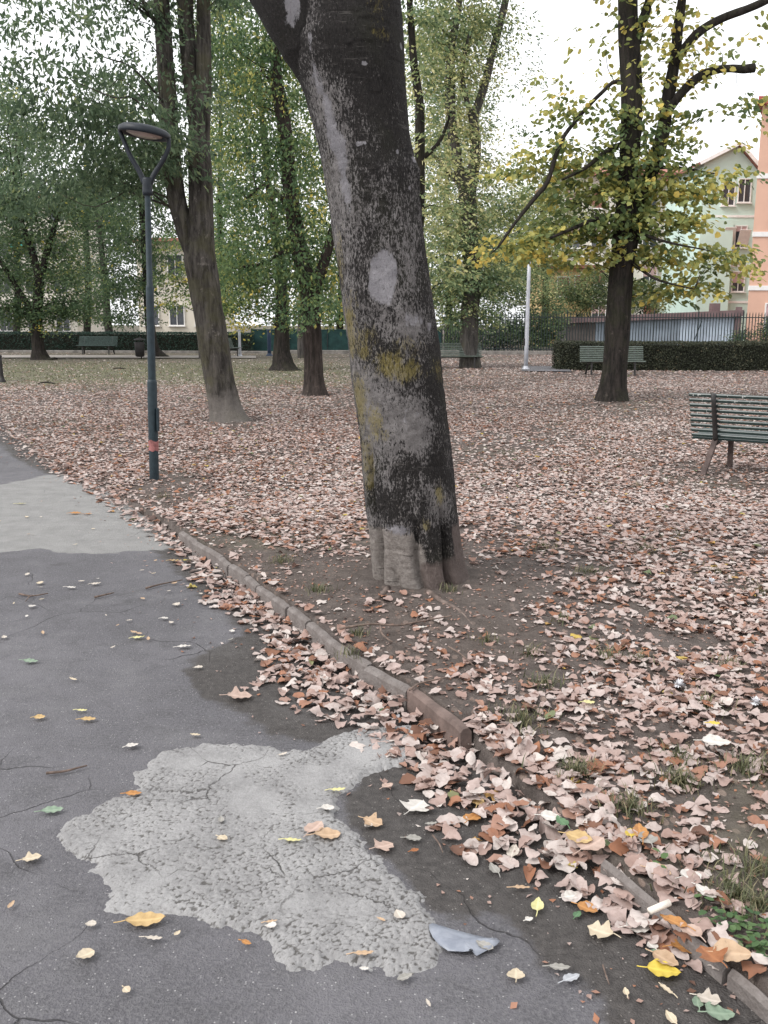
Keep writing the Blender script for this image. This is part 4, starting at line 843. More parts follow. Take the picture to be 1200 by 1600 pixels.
tree('spreading_tree', 'dark spreading tree with a V of limbs and low dense leaves at the far left', float(G(60, 563)[1]) + 0.3,
     [[(66, 569, 24), (63, 562, 15), (60, 545, 10), (58, 520, 9), (57, 490, 8.5), (60, 455, 8), (62, 425, 7)], [(61, 435, 6), (52, 400, 5.5), (40, 365, 4.5), (33, 345, 4), (26, 310, 2)], [(62, 435, 6), (72, 400, 5.5), (80, 370, 4.5), (88, 345, 3.5), (98, 310, 2)], [(57, 495, 5.5), (42, 475, 5), (22, 442, 4), (5, 415, 3.5), (-15, 380, 2.5)]],
     [(45, 490, 60, 20, 1.5, -.05), (95, 485, 60, 22, 1.5, -.05), (10, 480, 40, 26, 1.4, 0), (70, 510, 45, 8, 1.0, .35), (130, 470, 40, 24, 1.2, .0), (20, 430, 45, 32, 1.0, .02), (85, 440, 50, 30, 1.0, .05), (15, 360, 50, 45, .9, 0), (70, 380, 45, 35, .8, 0), (110, 400, 35, 40, .9, .05), (60, 310, 70, 40, 1.2, 0), (0, 290, 50, 60, 1.1, -.05), (110, 320, 50, 40, 1.1, 0), (30, 220, 70, 45, .9, .05), (10, 160, 50, 50, .7, .1), (-60, 400, 60, 100, 1.0, 0)],
     M['bark_dark'], M['fol_dark'], 0.130, 0.08, 'spray', seed=31, tone=0.42, spread=0.22, clump=0.5, per=16, holes=0.36, nbr=30)
tree('grey_stem_tree', 'pale stemmed tree with bluish leaves standing against the left boundary hedge', float(G(173, 549)[1]) - 0.2,
     [[(176, 555, 12), (174, 548, 8.5), (172, 530, 6.5), (168, 500, 6), (165, 450, 5.5), (160, 400, 4.5), (152, 330, 3)]],
     [(150, 440, 50, 36, 1.2, 0), (195, 450, 40, 32, 1.2, .1), (165, 385, 55, 40, 1.1, 0), (140, 490, 34, 18, 1.0, .15), (185, 500, 36, 14, 1.0, .05), (150, 320, 60, 50, 1.1, 0), (200, 370, 40, 40, 1.0, .05)],
     M['bark_grey'], M['fol_blue'], 0.155, 0.085, 'spray', seed=33, tone=0.42, clump=0.5, holes=0.36, nbr=16)
tree('tree_behind_lamp', 'dark tree with a broad base whose trunk is half hidden behind the street lamp', float(G(243, 559)[1]) + 0.2,
     [[(250, 566, 18), (246, 559, 14), (240, 545, 8.5), (236, 520, 7.5), (232, 480, 7), (229, 430, 6.5), (226, 380, 6), (222, 320, 5), (218, 250, 4)]],
     [(220, 330, 55, 45, 1.2, 0), (195, 440, 40, 30, 1.1, 0), (250, 420, 28, 32, 1.0, 0), (195, 490, 36, 14, 1.2, -.05), (215, 390, 45, 36, 1.0, 0), (240, 470, 26, 18, .9, .05), (230, 270, 60, 45, 1.1, 0), (260, 370, 28, 24, .6, .1)],
     M['bark_dark'], M['fol_dark'], 0.14, 0.075, 'hang', seed=35, tone=0.40, clump=0.5, holes=0.36, nbr=18)
tree('thin_stem_tree', 'thin grey stemmed tree seen just left of the mossy forked trunk', float(G(316, 561)[1]),
     [[(317, 566, 7), (316, 558, 5.5), (314, 535, 4.8), (312, 500, 4.5), (309, 450, 4), (306, 380, 3)]],
     [(290, 470, 34, 20, 1.0, .25), (285, 430, 36, 26, .9, .15), (320, 430, 40, 30, 1.0, .1), (300, 380, 44, 30, .7, .15), (345, 470, 30, 26, 1, .2)],
     M['bark_grey'], M['fol_mid'], 0.17, 0.09, 'layer', seed=37, tone=0.46, clump=0.45, holes=0.36, nbr=14)
tree('pale_stem_tree', 'pale grey slim trunk between the two dark trunks near the back fence', float(G(472, 560)[1]),
     [[(472, 566, 10), (471, 558, 6.5), (470, 540, 5.5), (470, 500, 5), (471, 450, 4.5), (472, 380, 3.5)]],
     [(470, 470, 40, 24, 1.0, .2), (480, 420, 45, 30, 1.0, .2), (475, 360, 45, 40, .8, .2), (520, 480, 30, 20, 1.0, .3)],
     M['bark_grey'], M['fol_mid'], 0.17, 0.09, 'spray', seed=39, tone=0.52, clump=0.45, holes=0.36, nbr=12)
# --- trees beyond the boundary
bgt = [('bushy_tree', 'tall hazy green tree filling the gap behind the spreading tree', 46, (25, 540), [(20, 330, 70, 90, 1.0, 0), (10, 200, 60, 70, .9, .15), (60, 240, 50, 60, .5, .2), (25, 420, 60, 50, 1.0, 0)], 'fol_blue', 41),
       ('bushy_tree', 'green tree beyond the hedge between the spreading tree and the street lamp', 48, (135, 540), [(130, 330, 60, 60, 1.0, .1), (120, 420, 50, 50, .9, .2), (180, 300, 55, 70, 1.0, .05), (190, 180, 50, 60, .6, .1)], 'fol_mid', 43),
       ('bushy_tree', 'light green tree seen between the forked stems and the dark curving trunk', 44, (345, 540), [(345, 440, 50, 50, 1.0, .1), (340, 340, 55, 70, .9, .15), (350, 220, 50, 80, .7, .25), (370, 100, 60, 80, .8, .2), (330, 30, 50, 60, .8, .1)], 'fol_mid', 45),
       ('bushy_tree', 'yellow green tree beyond the back fence glimpsed left of the leaning trunk', 45, (530, 540), [(520, 470, 40, 40, 1.2, .2), (510, 380, 45, 60, 1.1, .2), (480, 260, 60, 80, .9, .2), (460, 120, 60, 90, .8, .15), (520, 500, 40, 14, 1.0, .3)], 'fol_mid', 47),
       ('bushy_tree', 'light green tree beyond the picket fence right of the leaning trunk', 42, (700, 540), [(700, 450, 50, 45, 1.6, .05), (690, 350, 50, 60, 1.4, .12), (690, 230, 60, 80, 1.3, -.05), (690, 90, 60, 90, 1.2, 0), (740, 160, 45, 70, .8, 0), (740, 40, 50, 50, .8, 0), (790, 410, 60, 50, 1.8, .0), (800, 330, 60, 40, 1.4, .08), (840, 390, 50, 45, 1.6, .05), (760, 350, 50, 50, 1.3, .05)], 'fol_pale', 49),
       ('bushy_tree', 'pale loose tree beyond the picket fence behind the yellowing lime branches', 50, (850, 530), [(860, 340, 70, 50, 1.3, 0), (870, 300, 50, 34, .8, 0), (830, 280, 40, 36, .5, .1)], 'fol_pale', 51)]
for nm, lb, Y, (bx_, by_), bl, fo, sd_ in bgt:
    Y = Y * K
    top = min(b[1] for b in bl)
    tree(nm, lb, Y, [[(bx_, 560, 8), (bx_, by_, 6), (bx_ + 3, 440, 5), (bx_ - 2, max(330, top), 4), (bx_ + 2, top + 10, 2)]], bl, M['bark_dark'], M[fo], 0.18, 0.11, 'spray', seed=sd_, tone=0.42, clump=0.6, per=14, holes=0.36, nbr=20, br_r=.02, group='trees beyond the park boundary')
# --- shrubs along the picket fence
def shrub(name, label, Y, px, py0, blobs, fol, seed, Lf=.14, Wf=.08, tone=.4, group=None, per=14, stems=5):
    rng = random.Random(seed); Y = Y * K
    st = [[(px + rng.uniform(-14, 14), py0 + 4, 1.3), (px + rng.uniform(-12, 12), py0 - 22, .9), (px + rng.uniform(-20, 20), py0 - 44, .4)] for _ in range(stems)]
    return tree(name, label, Y, st, blobs, M['bark_dark'], M[fol], Lf, Wf, 'spray', seed=seed, tone=tone, clump=.4, per=per, holes=.3, nbr=12, br_r=.008, cat='shrub', group=group)
shrub('overgrown_shrub', 'dense overgrown shrub pushing up behind the dark fence by the white pole', 39.5, 780, 555, [(720, 520, 30, 40, 1.8, -.2), (770, 525, 45, 36, 1.9, -.25), (830, 520, 45, 38, 1.9, -.25), (770, 460, 50, 36, 1.6, 0), (830, 455, 45, 36, 1.5, .15), (850, 500, 40, 40, 1.6, -.1), (800, 410, 45, 30, 1.2, .1)], 'fol_pale', 61, tone=.30)
shrub('garden_shrub', 'light green rounded shrub showing above the shed roof left of the lime trunk', 47, 910, 520, [(905, 470, 45, 26, 1.5, .05), (940, 455, 40, 34, 1.5, 0), (890, 450, 36, 26, 1.2, .05), (930, 430, 26, 18, 1.0, 0)], 'fol_pale', 63, .16, .09, .34)
shrub('garden_shrub', 'light green rounded shrub showing above the shed roof right of the lime trunk', 47, 1000, 520, [(1000, 465, 40, 26, 1.5, 0), (985, 450, 36, 22, 1.3, 0), (1025, 478, 24, 14, 1.2, .15)], 'fol_pale', 64, .16, .09, .34)
shrub('fence_shrub', 'small dark bush growing at the end of the blue shed', 37.2, 1153, 556, [(1152, 535, 16, 18, 1.8, 0), (1162, 528, 10, 18, 1.2, 0)], 'fol_dark', 65, .11, .06, .3, stems=3)
shrub('fence_shrub', 'dark bush behind the fence at the right edge in front of the salmon house', 37.0, 1200, 556, [(1198, 525, 16, 28, 1.5, 0), (1215, 520, 20, 34, 1.5, 0)], 'fol_dark', 66, .11, .06, .32, stems=3)
print('tree leaves', NLEAF[0])

# ------------------------------------------------------------------ hedges
def hedge(name, label, x0, x1, y0, y1, h, fol, n, Lf, seed, wob=0.06, core=0.06):
    rng = np.random.default_rng(seed); root = empty(name, ((x0 + x1) / 2, (y0 + y1) / 2, 0)); tag(root, label, 'hedge'); lo = np.array(root.location)
    m = MB(); m.box(((x0 + x1) / 2, (y0 + y1) / 2, h / 2 - core / 2 - .01), (x1 - x0 - 2 * core, y1 - y0 - 2 * core, h - core - 0.02))  # solid near-black box stands in for the shaded inside of the hedge
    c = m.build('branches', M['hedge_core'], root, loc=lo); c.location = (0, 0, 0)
    areas = np.array([(x1 - x0) * h, (x1 - x0) * (y1 - y0), (y1 - y0) * h, (y1 - y0) * h]); k = rng.choice(4, n, p=areas / areas.sum())
    u, v, d = rng.random(n), rng.random(n), rng.random(n)**1.5 * core * 1.6 - 0.015
    P = np.zeros((n, 3)); Nn = np.zeros((n, 3))
    P[:, 0] = np.where(k < 2, x0 + u * (x1 - x0), np.where(k == 2, x0 + d, x1 - d)); P[:, 1] = np.where(k == 0, y0 + d, np.where(k == 1, y0 + v * (y1 - y0), y0 + u * (y1 - y0))); P[:, 2] = np.where(k == 1, h - d, v * h)
    Nn[k == 0] = (0, -1, .3); Nn[k == 1] = (0, 0, 1); Nn[k == 2] = (-1, 0, .3); Nn[k == 3] = (1, 0, .3)
    b = (fbm(P[:, 0] * 1.7, P[:, 1] * 1.7, P[:, 2] * 1.7, seed, 3) - 0.5) * wob * 2; P += Nn * b[:, None]
    P[:, 2] = np.maximum(P[:, 2], 0.02)
    ax = rng.normal(size=(n, 3)) + Nn * 0.3 + np.array([0, 0, .5]); Nn = Nn + rng.normal(size=(n, 3)) * 0.7
    sz = rng.uniform(.7, 1.3, n)
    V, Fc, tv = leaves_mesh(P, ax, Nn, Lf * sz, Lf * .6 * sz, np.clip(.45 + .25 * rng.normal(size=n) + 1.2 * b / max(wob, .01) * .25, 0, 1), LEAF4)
    mesh_obj('leaves', V - lo, [Fc], fol, root, attrs={'tone': tv})
HY = float(G(1000, 580)[1])
hedge('clipped_hedge', 'low clipped dark hedge behind the bench in front of the blue shed', float(at(872, 570, HY)[0]), float(at(1290, 570, HY)[0]), HY, HY + 1.1, 0.93, M['fol_hedge'], 26000, 0.055, 71, 0.05)
hedge('boundary_hedge', 'long dark green boundary hedge across the far left of the park', float(at(-60, 540, BY)[0]), float(at(392, 540, BY)[0]), BY + 0.3, BY + 1.5, 1.02, M['fol_hedge2'], 16000, 0.075, 73, 0.05)

# ------------------------------------------------------------------ fences, low wall, back path
def picket_fence():
    A = at(690, 560, BY + 1.2)[:2]; B = at(1300, 560, BY - 2.2)[:2]
    d = B - A; L = float(np.hypot(*d)); d /= L; h = 2.18; ax = np.array([[d[0], d[1], 0], [-d[1], d[0], 0], [0, 0, 1]])
    root = empty('picket_fence', (A[0], A[1], 0)); tag(root, 'tall dark steel picket fence with pointed bars in front of the shed', 'fence'); lo = np.array(root.location)
    P = lambda u, z: (A[0] + d[0] * u, A[1] + d[1] * u, z)
    npan = 9; w = L / npan
    for k in range(npan):
        m = MB()
        for z in (0.28, h - 0.28): m.box(P((k + .5) * w, z), (w - 0.07, 0.03, 0.045), ax)
        nb = int(w / 0.135)
        for q in range(1, nb):
            u = k * w + w * q / nb
            m.box(P(u, 0.16 + (h - .28) / 2), (0.040, 0.022, h - .28), ax)
            c = np.array(P(u, h - 0.12)); V = [c + ax[0] * a * .02 + ax[1] * b * .011 for a, b in ((-1, -1), (1, -1), (1, 1), (-1, 1))] + [c + np.array([0, 0, .12])]
            m.add(V, [(0, 1, 4), (1, 2, 4), (2, 3, 4), (3, 0, 4)])
        o = m.build('panel', M['fence'], root, loc=lo); o.location = (0, 0, 0)
    for k in range(npan + 1):
        m = MB(); m.box(P(k * w, h / 2), (0.06, 0.06, h), ax)
        c = np.array(P(k * w, h)); V = [c + ax[0] * a * .03 + ax[1] * b * .03 for a, b in ((-1, -1), (1, -1), (1, 1), (-1, 1))] + [c + np.array([0, 0, .12])]
        m.add(V, [(0, 1, 4), (1, 2, 4), (2, 3, 4), (3, 0, 4)])
        o = m.build('post', M['fence'], root, loc=lo); o.location = (0, 0, 0)
picket_fence()
def screen_fence():
    x0, x1 = float(at(392, 540, BY + .6)[0]), float(at(690, 540, BY + .6)[0]); y = BY + 0.9; h = 1.22
    root = empty('screen_fence', (x0, y, 0)); tag(root, 'green screened mesh fence behind the two dark trunks at the back', 'fence'); lo = np.array(root.location)
    n = 5; w = (x1 - x0) / n
    for k in range(n):
        m = MB(); a = x0 + k * w
        for q in range(24): m.box((a + w * (q + .5) / 24, y, h / 2 + .06), (w / 24 * 0.8, 0.012, h - .12))
        m.box((a + w / 2, y - 0.012, h), (w - .05, 0.02, 0.035)); m.box((a + w / 2, y - 0.012, .12), (w - .05, 0.02, 0.035))
        m.box((a + w / 2, y + 0.012, h / 2 + .06), (w - .06, 0.008, h - .16))
        o = m.build('panel', M['fence_mesh'], root, loc=lo); o.location = (0, 0, 0)
    for k in range(n + 1):
        m = MB(); m.box((x0 + k * w, y - 0.01, h / 2 + .03), (0.05, 0.05, h + .06)); o = m.build('post', M['fence'], root, loc=lo); o.location = (0, 0, 0)
screen_fence()
def low_wall(label, xa, xb, y, h, d):
    m = MB(); n = max(2, int((xb - xa) / 1.5)); w = (xb - xa) / n
    for k in range(n): m.box((xa + (k + .5) * w, y, h / 2 - .05), (w - 0.012, d, h + .1), bev=0.015)
    tag(m.build('low_wall', M['wallstone'], loc=((xa + xb) / 2, y, 0)), label, 'wall')
low_wall('low concrete edging wall under the far left boundary hedge', float(at(-60, 552, BY)[0]), float(at(420, 552, BY)[0]), BY, 0.14, 0.2)
low_wall('low concrete edging wall along the dark fence behind the white pole', float(at(430, 560, BY)[0]) , float(at(900, 560, BY)[0]), BY - .3, 0.20, 0.25)
def strip(name, pts, z, mat):
    P = [G(a, b, 0) for a, b in pts]; m = MB(); m.add([(p[0], p[1], z) for p in P], [tuple(range(len(P)))]); tag(m.build(name, mat), kind='structure')
strip('back_path', [(-60, 556.5), (400, 557.5), (400, 561), (-60, 560.5)], 0.052, M['pale_path'])
strip('side_path', [(815, 574), (885, 575), (893, 583), (815, 582)], 0.055, M['asphalt'])

# ------------------------------------------------------------------ street lamp and poles
def street_lamp():
    b = G(241, 748, 0.03); Y = b[1]; root = empty('street_lamp', (b[0], b[1], 0)); tag(root, 'dark teal street lamp with a round flat head on a forked bracket', 'street lamp'); lo = np.array(root.location)
    z = lambda py: float(at(236, py, Y)[2]); q = mpp((b[0], b[1], 1.5))
    def sec(name, mat, prof, n=20): 
        m = MB(); m.lathe(prof, n); return m.build(name, mat, root, True)
    z1, z2, z3, z4 = z(593), z(447), z(305), z(281)
    sec('base_tube', M['lamp'], [(7.6 * q, -.05), (7.6 * q, z1 - .03), (7.2 * q, z1 - .005), (6.2 * q, z1)])
    sec('pole', M['lamp'], [(6.1 * q, z1 - .02), (6.0 * q, z2 - .02), (5.6 * q, z2), (4.6 * q, z2 + .012), (4.4 * q, z3 + .02)])
    sec('collar', M['lamp_dark'], [(4.4 * q, z3 - .004), (7.4 * q, z3), (7.6 * q, z3 + .03), (7.2 * q, z4 - .05), (8.2 * q, z4), (7 * q, z4 + .02), (0.001, z4 + .022)])
    zt = z(206)
    tilt = R(7.5); ca, sa = math.cos(tilt), math.sin(tilt); ax = np.array([[ca, 0, -sa], [0, 1, 0], [sa, 0, ca]])
    rH = 38.5 * q; cH = np.array([-.015, 0, zt])
    for sgn in (-1, 1):
        top = cH + np.array([sgn * rH * .97, 0, -.03]) @ ax
        m = MB(); hgt = top[2] + .02 - z4; pts = [(sgn * .025, 0, z4 - .03), (sgn * 12 * q, 0, z4 + .17 * hgt), (sgn * 24.5 * q, 0, z4 + .46 * hgt), (sgn * 33 * q, 0, z4 + .74 * hgt), (top[0], 0, top[2] + .01)]
        m.tube(pts, [.026, .024, .022, .020, .019], 10, sub=6); m.build('bracket_arm', M['lamp_dark'], root, True)
    m = MB(); m.lathe([(0.001, .055), (rH * .5, .052), (rH * .85, .036), (rH, .012), (rH * 1.01, -.02), (rH * .97, -.036), (rH * .88, -.032), (rH * .84, -.012), (rH * .7, .0), (0.001, .0)], 36, cH, ax); hd = m.build('lamp_head', M['lamp_dark'], root, True)
    m = MB(); m.lathe([(0.001, -.045), (rH * .45, -.042), (rH * .68, -.026), (rH * .72, -.004), (0.001, -.003)], 30, cH, ax); m.build('lens', M['lens'], hd, True)
    m = MB(); zb = z(704); zc = z(688)
    n = 20; V = []; 
    for a in np.linspace(-2.6, 0.7, n): V += [(8.1 * q * math.cos(a), 8.1 * q * math.sin(a), zb + .006 * math.sin(a * 5)), (8.1 * q * math.cos(a), 8.1 * q * math.sin(a), zc + .010 * math.sin(a * 3 + 1))]
    m.add(V, [(2 * i, 2 * i + 2, 2 * i + 3, 2 * i + 1) for i in range(n - 1)]); m.build('paint_mark', M['tape'], root, True)['label'] = 'faded red paint mark'
    root.rotation_euler = (0, R(1.1), 0)
    m = MB(); m.box((.055, -.03, z(655)), (.02, .05, .22), bev=.005); m.build('hatch', M['lamp'], root)
street_lamp()
def pole(name, label, px, pyb, pyt, r0, r1, mat, cat='pole', cap=True, lean=0.0):
    b = G(px, pyb, 0.0); h = float(at(px, pyt, b[1])[2]); root = empty(name, (b[0], b[1], 0)); tag(root, label, cat)
    m = MB(); m.tube([(0, 0, -.03), (lean * h * .5, 0, h * .5), (lean * h, 0, h)], [r0, (r0 + r1) / 2, r1], 12, sub=2); m.build('shaft', mat, root, True)
    m = MB(); m.lathe([(r0 * 2.0, -.02), (r0 * 1.9, .05), (r0 * 1.25, .09), (r0 * 1.0, .16)], 14); m.build('foot', mat, root, True)
    if cap: m = MB(); m.lathe([(r1 * 1.25, h - .03), (r1 * 1.25, h + .01), (.001, h + .03)], 12, (lean * h, 0, 0)); m.build('cap', mat, root, True)
    return root
p_ = pole('white_pole', 'tall white metal pole in front of the dark picket fence', 821.5, 579, 395, .075, .055, M['pole'])
m = MB(); m.box((-.08, 0, .95), (.05, .09, .22), bev=.01); m.build('junction_box', M['bin'], p_)
pole('white_pole', 'short white pole beside the flared tree at the back', 375, 558, 515, .07, .06, M['pole'])
pole('blue_post', 'dark blue post in front of the green screen fence', 421, 556.5, 516, .09, .09, M['post_blue'], 'post')
pole('dark_post', 'short dark post at the left edge of the grass', 4, 598, 556, .045, .045, M['bin'], 'post', lean=-0.04)

# ------------------------------------------------------------------ benches
def make_bench(label, slat_mat, marks=False, leg_mat=None, group=None):
    """x along the bench, y forward (where sitters look), z up; origin at one end on the ground"""
    Lb = 1.9; root = empty('park_bench'); tag(root, label, 'bench', group); leg_mat = leg_mat or M['bench_frame']
    bk0, bk1 = np.array([0.02, 0.395]), np.array([-0.17, 0.86])
    m = MB(); nb = 9; d = (bk1 - bk0) / np.linalg.norm(bk1 - bk0); ax = np.array([[1, 0, 0], [0, -d[1], d[0]], [0, d[0], d[1]]])
    for k in range(nb):
        p = bk0 + (bk1 - bk0) * (k + .25) / (nb - .5); m.box((Lb / 2, p[0], p[1]), (Lb, .022, .037), ax, bev=.007)
    bo = m.build('backrest', slat_mat, root)
    if marks:
        rng = random.Random(3)
        for (u, k, w) in [(.05, 8, .02), (.10, 8, .03), (.14, 7, .012), (.47, 7, .03), (.62, 7, .01), (.72, 7, .01), (.18, 5, .012), (.40, 8, .012), (.55, 8, .03)]:
            p = bk0 + (bk1 - bk0) * (k + .25) / (nb - .5); mk = MB(); mk.box((u, p[0] - .0125, p[1] + rng.uniform(-.006, .006)), (w * .35, .003, .018), ax); 
            if w > .02: mk.box((u + w * .5, p[0] - .0125, p[1] + .004), (w, .003, .006), ax)
            mk.build('scratch_mark', M['chalk'], bo)
    m = MB(); s0, s1 = np.array([0.05, 0.375]), np.array([0.47, 0.445]); sdv = (s1 - s0) / np.linalg.norm(s1 - s0); ax2 = np.array([[1, 0, 0], [0, sdv[0], sdv[1]], [0, -sdv[1], sdv[0]]])
    for k in range(8):
        p = s0 + (s1 - s0) * k / 7; m.box((Lb / 2, p[0], p[1] - (.02 if k == 7 else 0)), (Lb, .04, .022), ax2, bev=.007)
    m.build('seat', slat_mat, root)
    for u in (0.26, Lb - 0.26):
        m = MB(); off = np.array([0, -.030, 0])
        m.tube([(u, bk1[0] - .022, bk1[1] + .005), (u, bk0[0] - .032, bk0[1]), (u, .0, .350), (u, .06, .335), (u, .25, .375), (u, .46, .405)], [.026, .028, .032, .028, .024, .02], 8, sub=4)
        m.build('frame', M['bench_frame'], root, True)
        for nm, a, b in (('leg', (u, -.005, .372), (u - (.06 if u < 1 else -.06), -.19, -.03)), ('leg', (u + (.05 if u < 1 else -.05), .40, .405), (u + (.05 if u < 1 else -.05), .44, -.03))):
            a, b = np.array(a), np.array(b); dv = (b - a); Ln = np.linalg.norm(dv); dv /= Ln; sx = np.cross(dv, (0, 1, 0)); sx /= np.linalg.norm(sx); sy = np.cross(dv, sx)
            m = MB(); m.box((a + b) / 2, (.056, .034, Ln), np.array([sx, sy, dv]), bev=.005); m.build(nm, leg_mat, root)
    return root
near = make_bench('dark green slatted bench seen from behind at the right edge', M['bench'], True, M['leg_brown'])
ANG = R(-35)
lb = G(1098, 736, 0.05); c_, s_ = math.cos(ANG), math.sin(ANG)
lx, ly = 0.20, -0.19
near.location = (lb[0] - (lx * c_ - ly * s_), lb[1] - (lx * s_ + ly * c_), 0.0); near.scale = (.97, .97, .96); near.rotation_euler = (0, 0, ANG)
b2 = make_bench('green bench with pale sheen standing against the clipped hedge behind the lime trunk', M['bench_far'], group='benches along the back')
def put(b, px, py, rot):
    g = G(px, py, 0); b.location = (g[0], g[1], 0.01); b.rotation_euler = (0, 0, rot)
put(b2, 1004, 587, R(180 - 5))
b3 = copy_tree(b2); b3['label'] = 'green bench with pale sheen standing in front of the grey trunk of the pale leaved tree'; put(b3, 752, 576, R(180 + 4))
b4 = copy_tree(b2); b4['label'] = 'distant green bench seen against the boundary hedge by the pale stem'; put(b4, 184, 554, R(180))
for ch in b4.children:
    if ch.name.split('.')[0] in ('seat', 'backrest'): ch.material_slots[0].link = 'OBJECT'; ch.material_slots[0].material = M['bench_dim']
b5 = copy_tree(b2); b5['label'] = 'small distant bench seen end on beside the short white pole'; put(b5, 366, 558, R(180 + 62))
def litter_bin():
    g = G(219, 562, 0); root = empty('litter_bin', (g[0], g[1], 0)); tag(root, 'small dark litter bin left of the trunk behind the street lamp', 'bin')
    m = MB(); m.lathe([(.13, .12), (.19, .16), (.21, .72), (.20, .74), (.17, .70), (.001, .20)], 16); m.build('drum', M['bin'], root, True)
    m = MB(); m.tube([(.0, .24, -.02), (0, .24, .95)], .025, 8); m.build('post', M['bin'], root, True)
    m = MB(); m.lathe([(.24, .82), (.22, .86), (.001, .92)], 16); m.build('hood', M['bin'], root, True)
litter_bin()
g_ = G(186, 577, 0)
for (px, py, lb_) in [(186, 577, 'dark fallen stick lying on the grass near the far hedge'), (72, 600, 'dark crooked stick on the leaves near the path at left')]:
    g_ = G(px, py, .05); m = MB(); m.tube([(-.2, 0, .03), (-.05, .05, .06), (.1, 0, .05), (.22, .04, .03)], [.012, .02, .018, .008], 7, sub=3); m.tube([(.02, .02, .05), (.05, .12, .12)], [.012, .006], 6)
    o = m.build('fallen_stick', M['bark_dark'], smooth=True); o.location = (g_[0], g_[1], .03); tag(o, lb_, 'stick')

# ------------------------------------------------------------------ houses and shed beyond the fence
def window(parent, lo, x, y, z, w, h, kind='open', ang=0):
    """window in a wall that faces -Y at depth y; the frame is the part, the pane its sub-part"""
    m = MB(); t = .07
    for cx, cz, dx, dz in ((x, z + h / 2 + t / 2, w + 2 * t, t), (x, z - h / 2 - t / 2, w + 2 * t, t), (x - w / 2 - t / 2, z, t, h), (x + w / 2 + t / 2, z, t, h)): m.box((cx, y - .03, cz), (dx, .12, dz))
    m.box((x, y - .035, z), (.05, .09, h)); m.box((x, y - .10, z - h / 2 - t - .03), (w + .3, .25, .06))
    f = m.build('window', M['w_white'], parent, loc=lo); f.location = (0, 0, 0)
    m = MB(); m.box((x, y + .0, z), (w, .02, h)); p = m.build('pane', M['glass'], f, loc=lo); p.location = (0, 0, 0)
    if kind == 'awning':                 # shutter propped outward from its top edge
        m = MB(); a = R(32); L = h * .8; c = (x + .12, y - .08 - math.sin(a) * L / 2, z + h / 2 - h * .2 - math.cos(a) * L / 2); m.box(c, (w * 1.05, .04, L), [[1, 0, 0], [0, math.cos(a), math.sin(a)], [0, -math.sin(a), math.cos(a)]])
        s = m.build('shutter', M['w_white'], f, loc=lo); s.location = (0, 0, 0)
        m = MB(); m.box((x, y - .02, z + h / 2 - h * .12), (w, .05, h * .24)); s = m.build('blind', M['pinkblind'], f, loc=lo); s.location = (0, 0, 0)
    elif kind == 'leaf':                 # shutters folded back at both sides
        for sg in (-1, 1):
            m = MB(); m.box((x + sg * (w / 2 + .28), y - .12, z), (.42, .04, h * 1.02)); s = m.build('shutter', M['w_white'], f, loc=lo); s.location = (0, 0, 0)
    elif kind == 'blind':
        m = MB(); m.box((x, y - .025, z + h * .22), (w, .05, h * .56)); s = m.build('blind', M['pinkblind'], f, loc=lo); s.location = (0, 0, 0)
    elif kind == 'shutter':
        m = MB(); m.box((x, y - .05, z), (w, .06, h)); s = m.build('shutter', M['shutter'], f, loc=lo); s.location = (0, 0, 0)
    return f
def part(parent, lo, name, mat, *boxes, **kw):
    m = MB()
    for c, d in boxes: m.box(c, d)
    o = m.build(name, mat, parent, loc=lo); o.location = (0, 0, 0); return o
def zat(px, py, Y): return float(at(px, py, Y)[2])
def xat(px, py, Y): return float(at(px, py, Y)[0])
def salmon_house():
    Y = 44.0 * K; x0 = xat(1168, 480, Y); x1 = x0 + 14; zt = zat(1190, 165, Y); lo = np.array([x0, Y, 0]); root = empty('salmon_house', lo); tag(root, 'salmon apartment house with white string courses and a red eave at the right edge', 'house')
    sk = x0 / Y * 12.5; m = MB(); m.prism([(x0, Y), (x1, Y), (x1, Y + 12), (x0 + sk, Y + 12)], (0, 0, 0), (1, 0, 0), (0, 1, 0), (0, 0, 1), zt); o = m.build('wall', M['w_salmon'], root, loc=lo); o.location = (0, 0, 0)
    m = MB()
    for e, z0_, z1_ in ((.62, .0, .2), (.4, .2, .44)): m.prism([(x0 - e, Y - e), (x1 + e, Y - e), (x1 + e, Y + 12 + e), (x0 + sk + 1.2, Y + 12 + e)], (0, 0, zt + z0_), (1, 0, 0), (0, 1, 0), (0, 0, 1), z1_ - z0_)
    r = m.build('roof', M['roof_red'], root, loc=lo); r.location = (0, 0, 0)
    m = MB(); a, b, z0_ = Y - .3, Y + 12.3, zt + .445
    m.add([(x0 - .3, a, z0_), (x1 + .3, a, z0_), (x1 + .3, b, z0_), (x0 + sk + 1.2, b, z0_), (x0 + sk + 3, Y + 6, zt + 2.2), (x1 - 4, Y + 6, zt + 2.2)], [(0, 1, 5, 4), (1, 2, 5), (2, 3, 4, 5), (3, 0, 4), (3, 2, 1, 0)]); o = m.build('tiles', M['roof'], r, loc=lo); o.location = (0, 0, 0)
    for k, py in enumerate((275, 366, 450)):
        z = zat(1180, py, Y); part(root, lo, 'string_course', M['w_white'], (((x0 + x1) / 2, Y - .01, z), (x1 - x0 + .06, .10, .28)))
    window(root, lo, xat(1208, 500, Y), Y, zat(1205, 495, Y), 1.0, 1.5, 'blind')
    for py in (230, 320, 405): window(root, lo, xat(1222, py, Y), Y, zat(1215, py, Y), 1.0, 1.5, 'blind')
salmon_house()
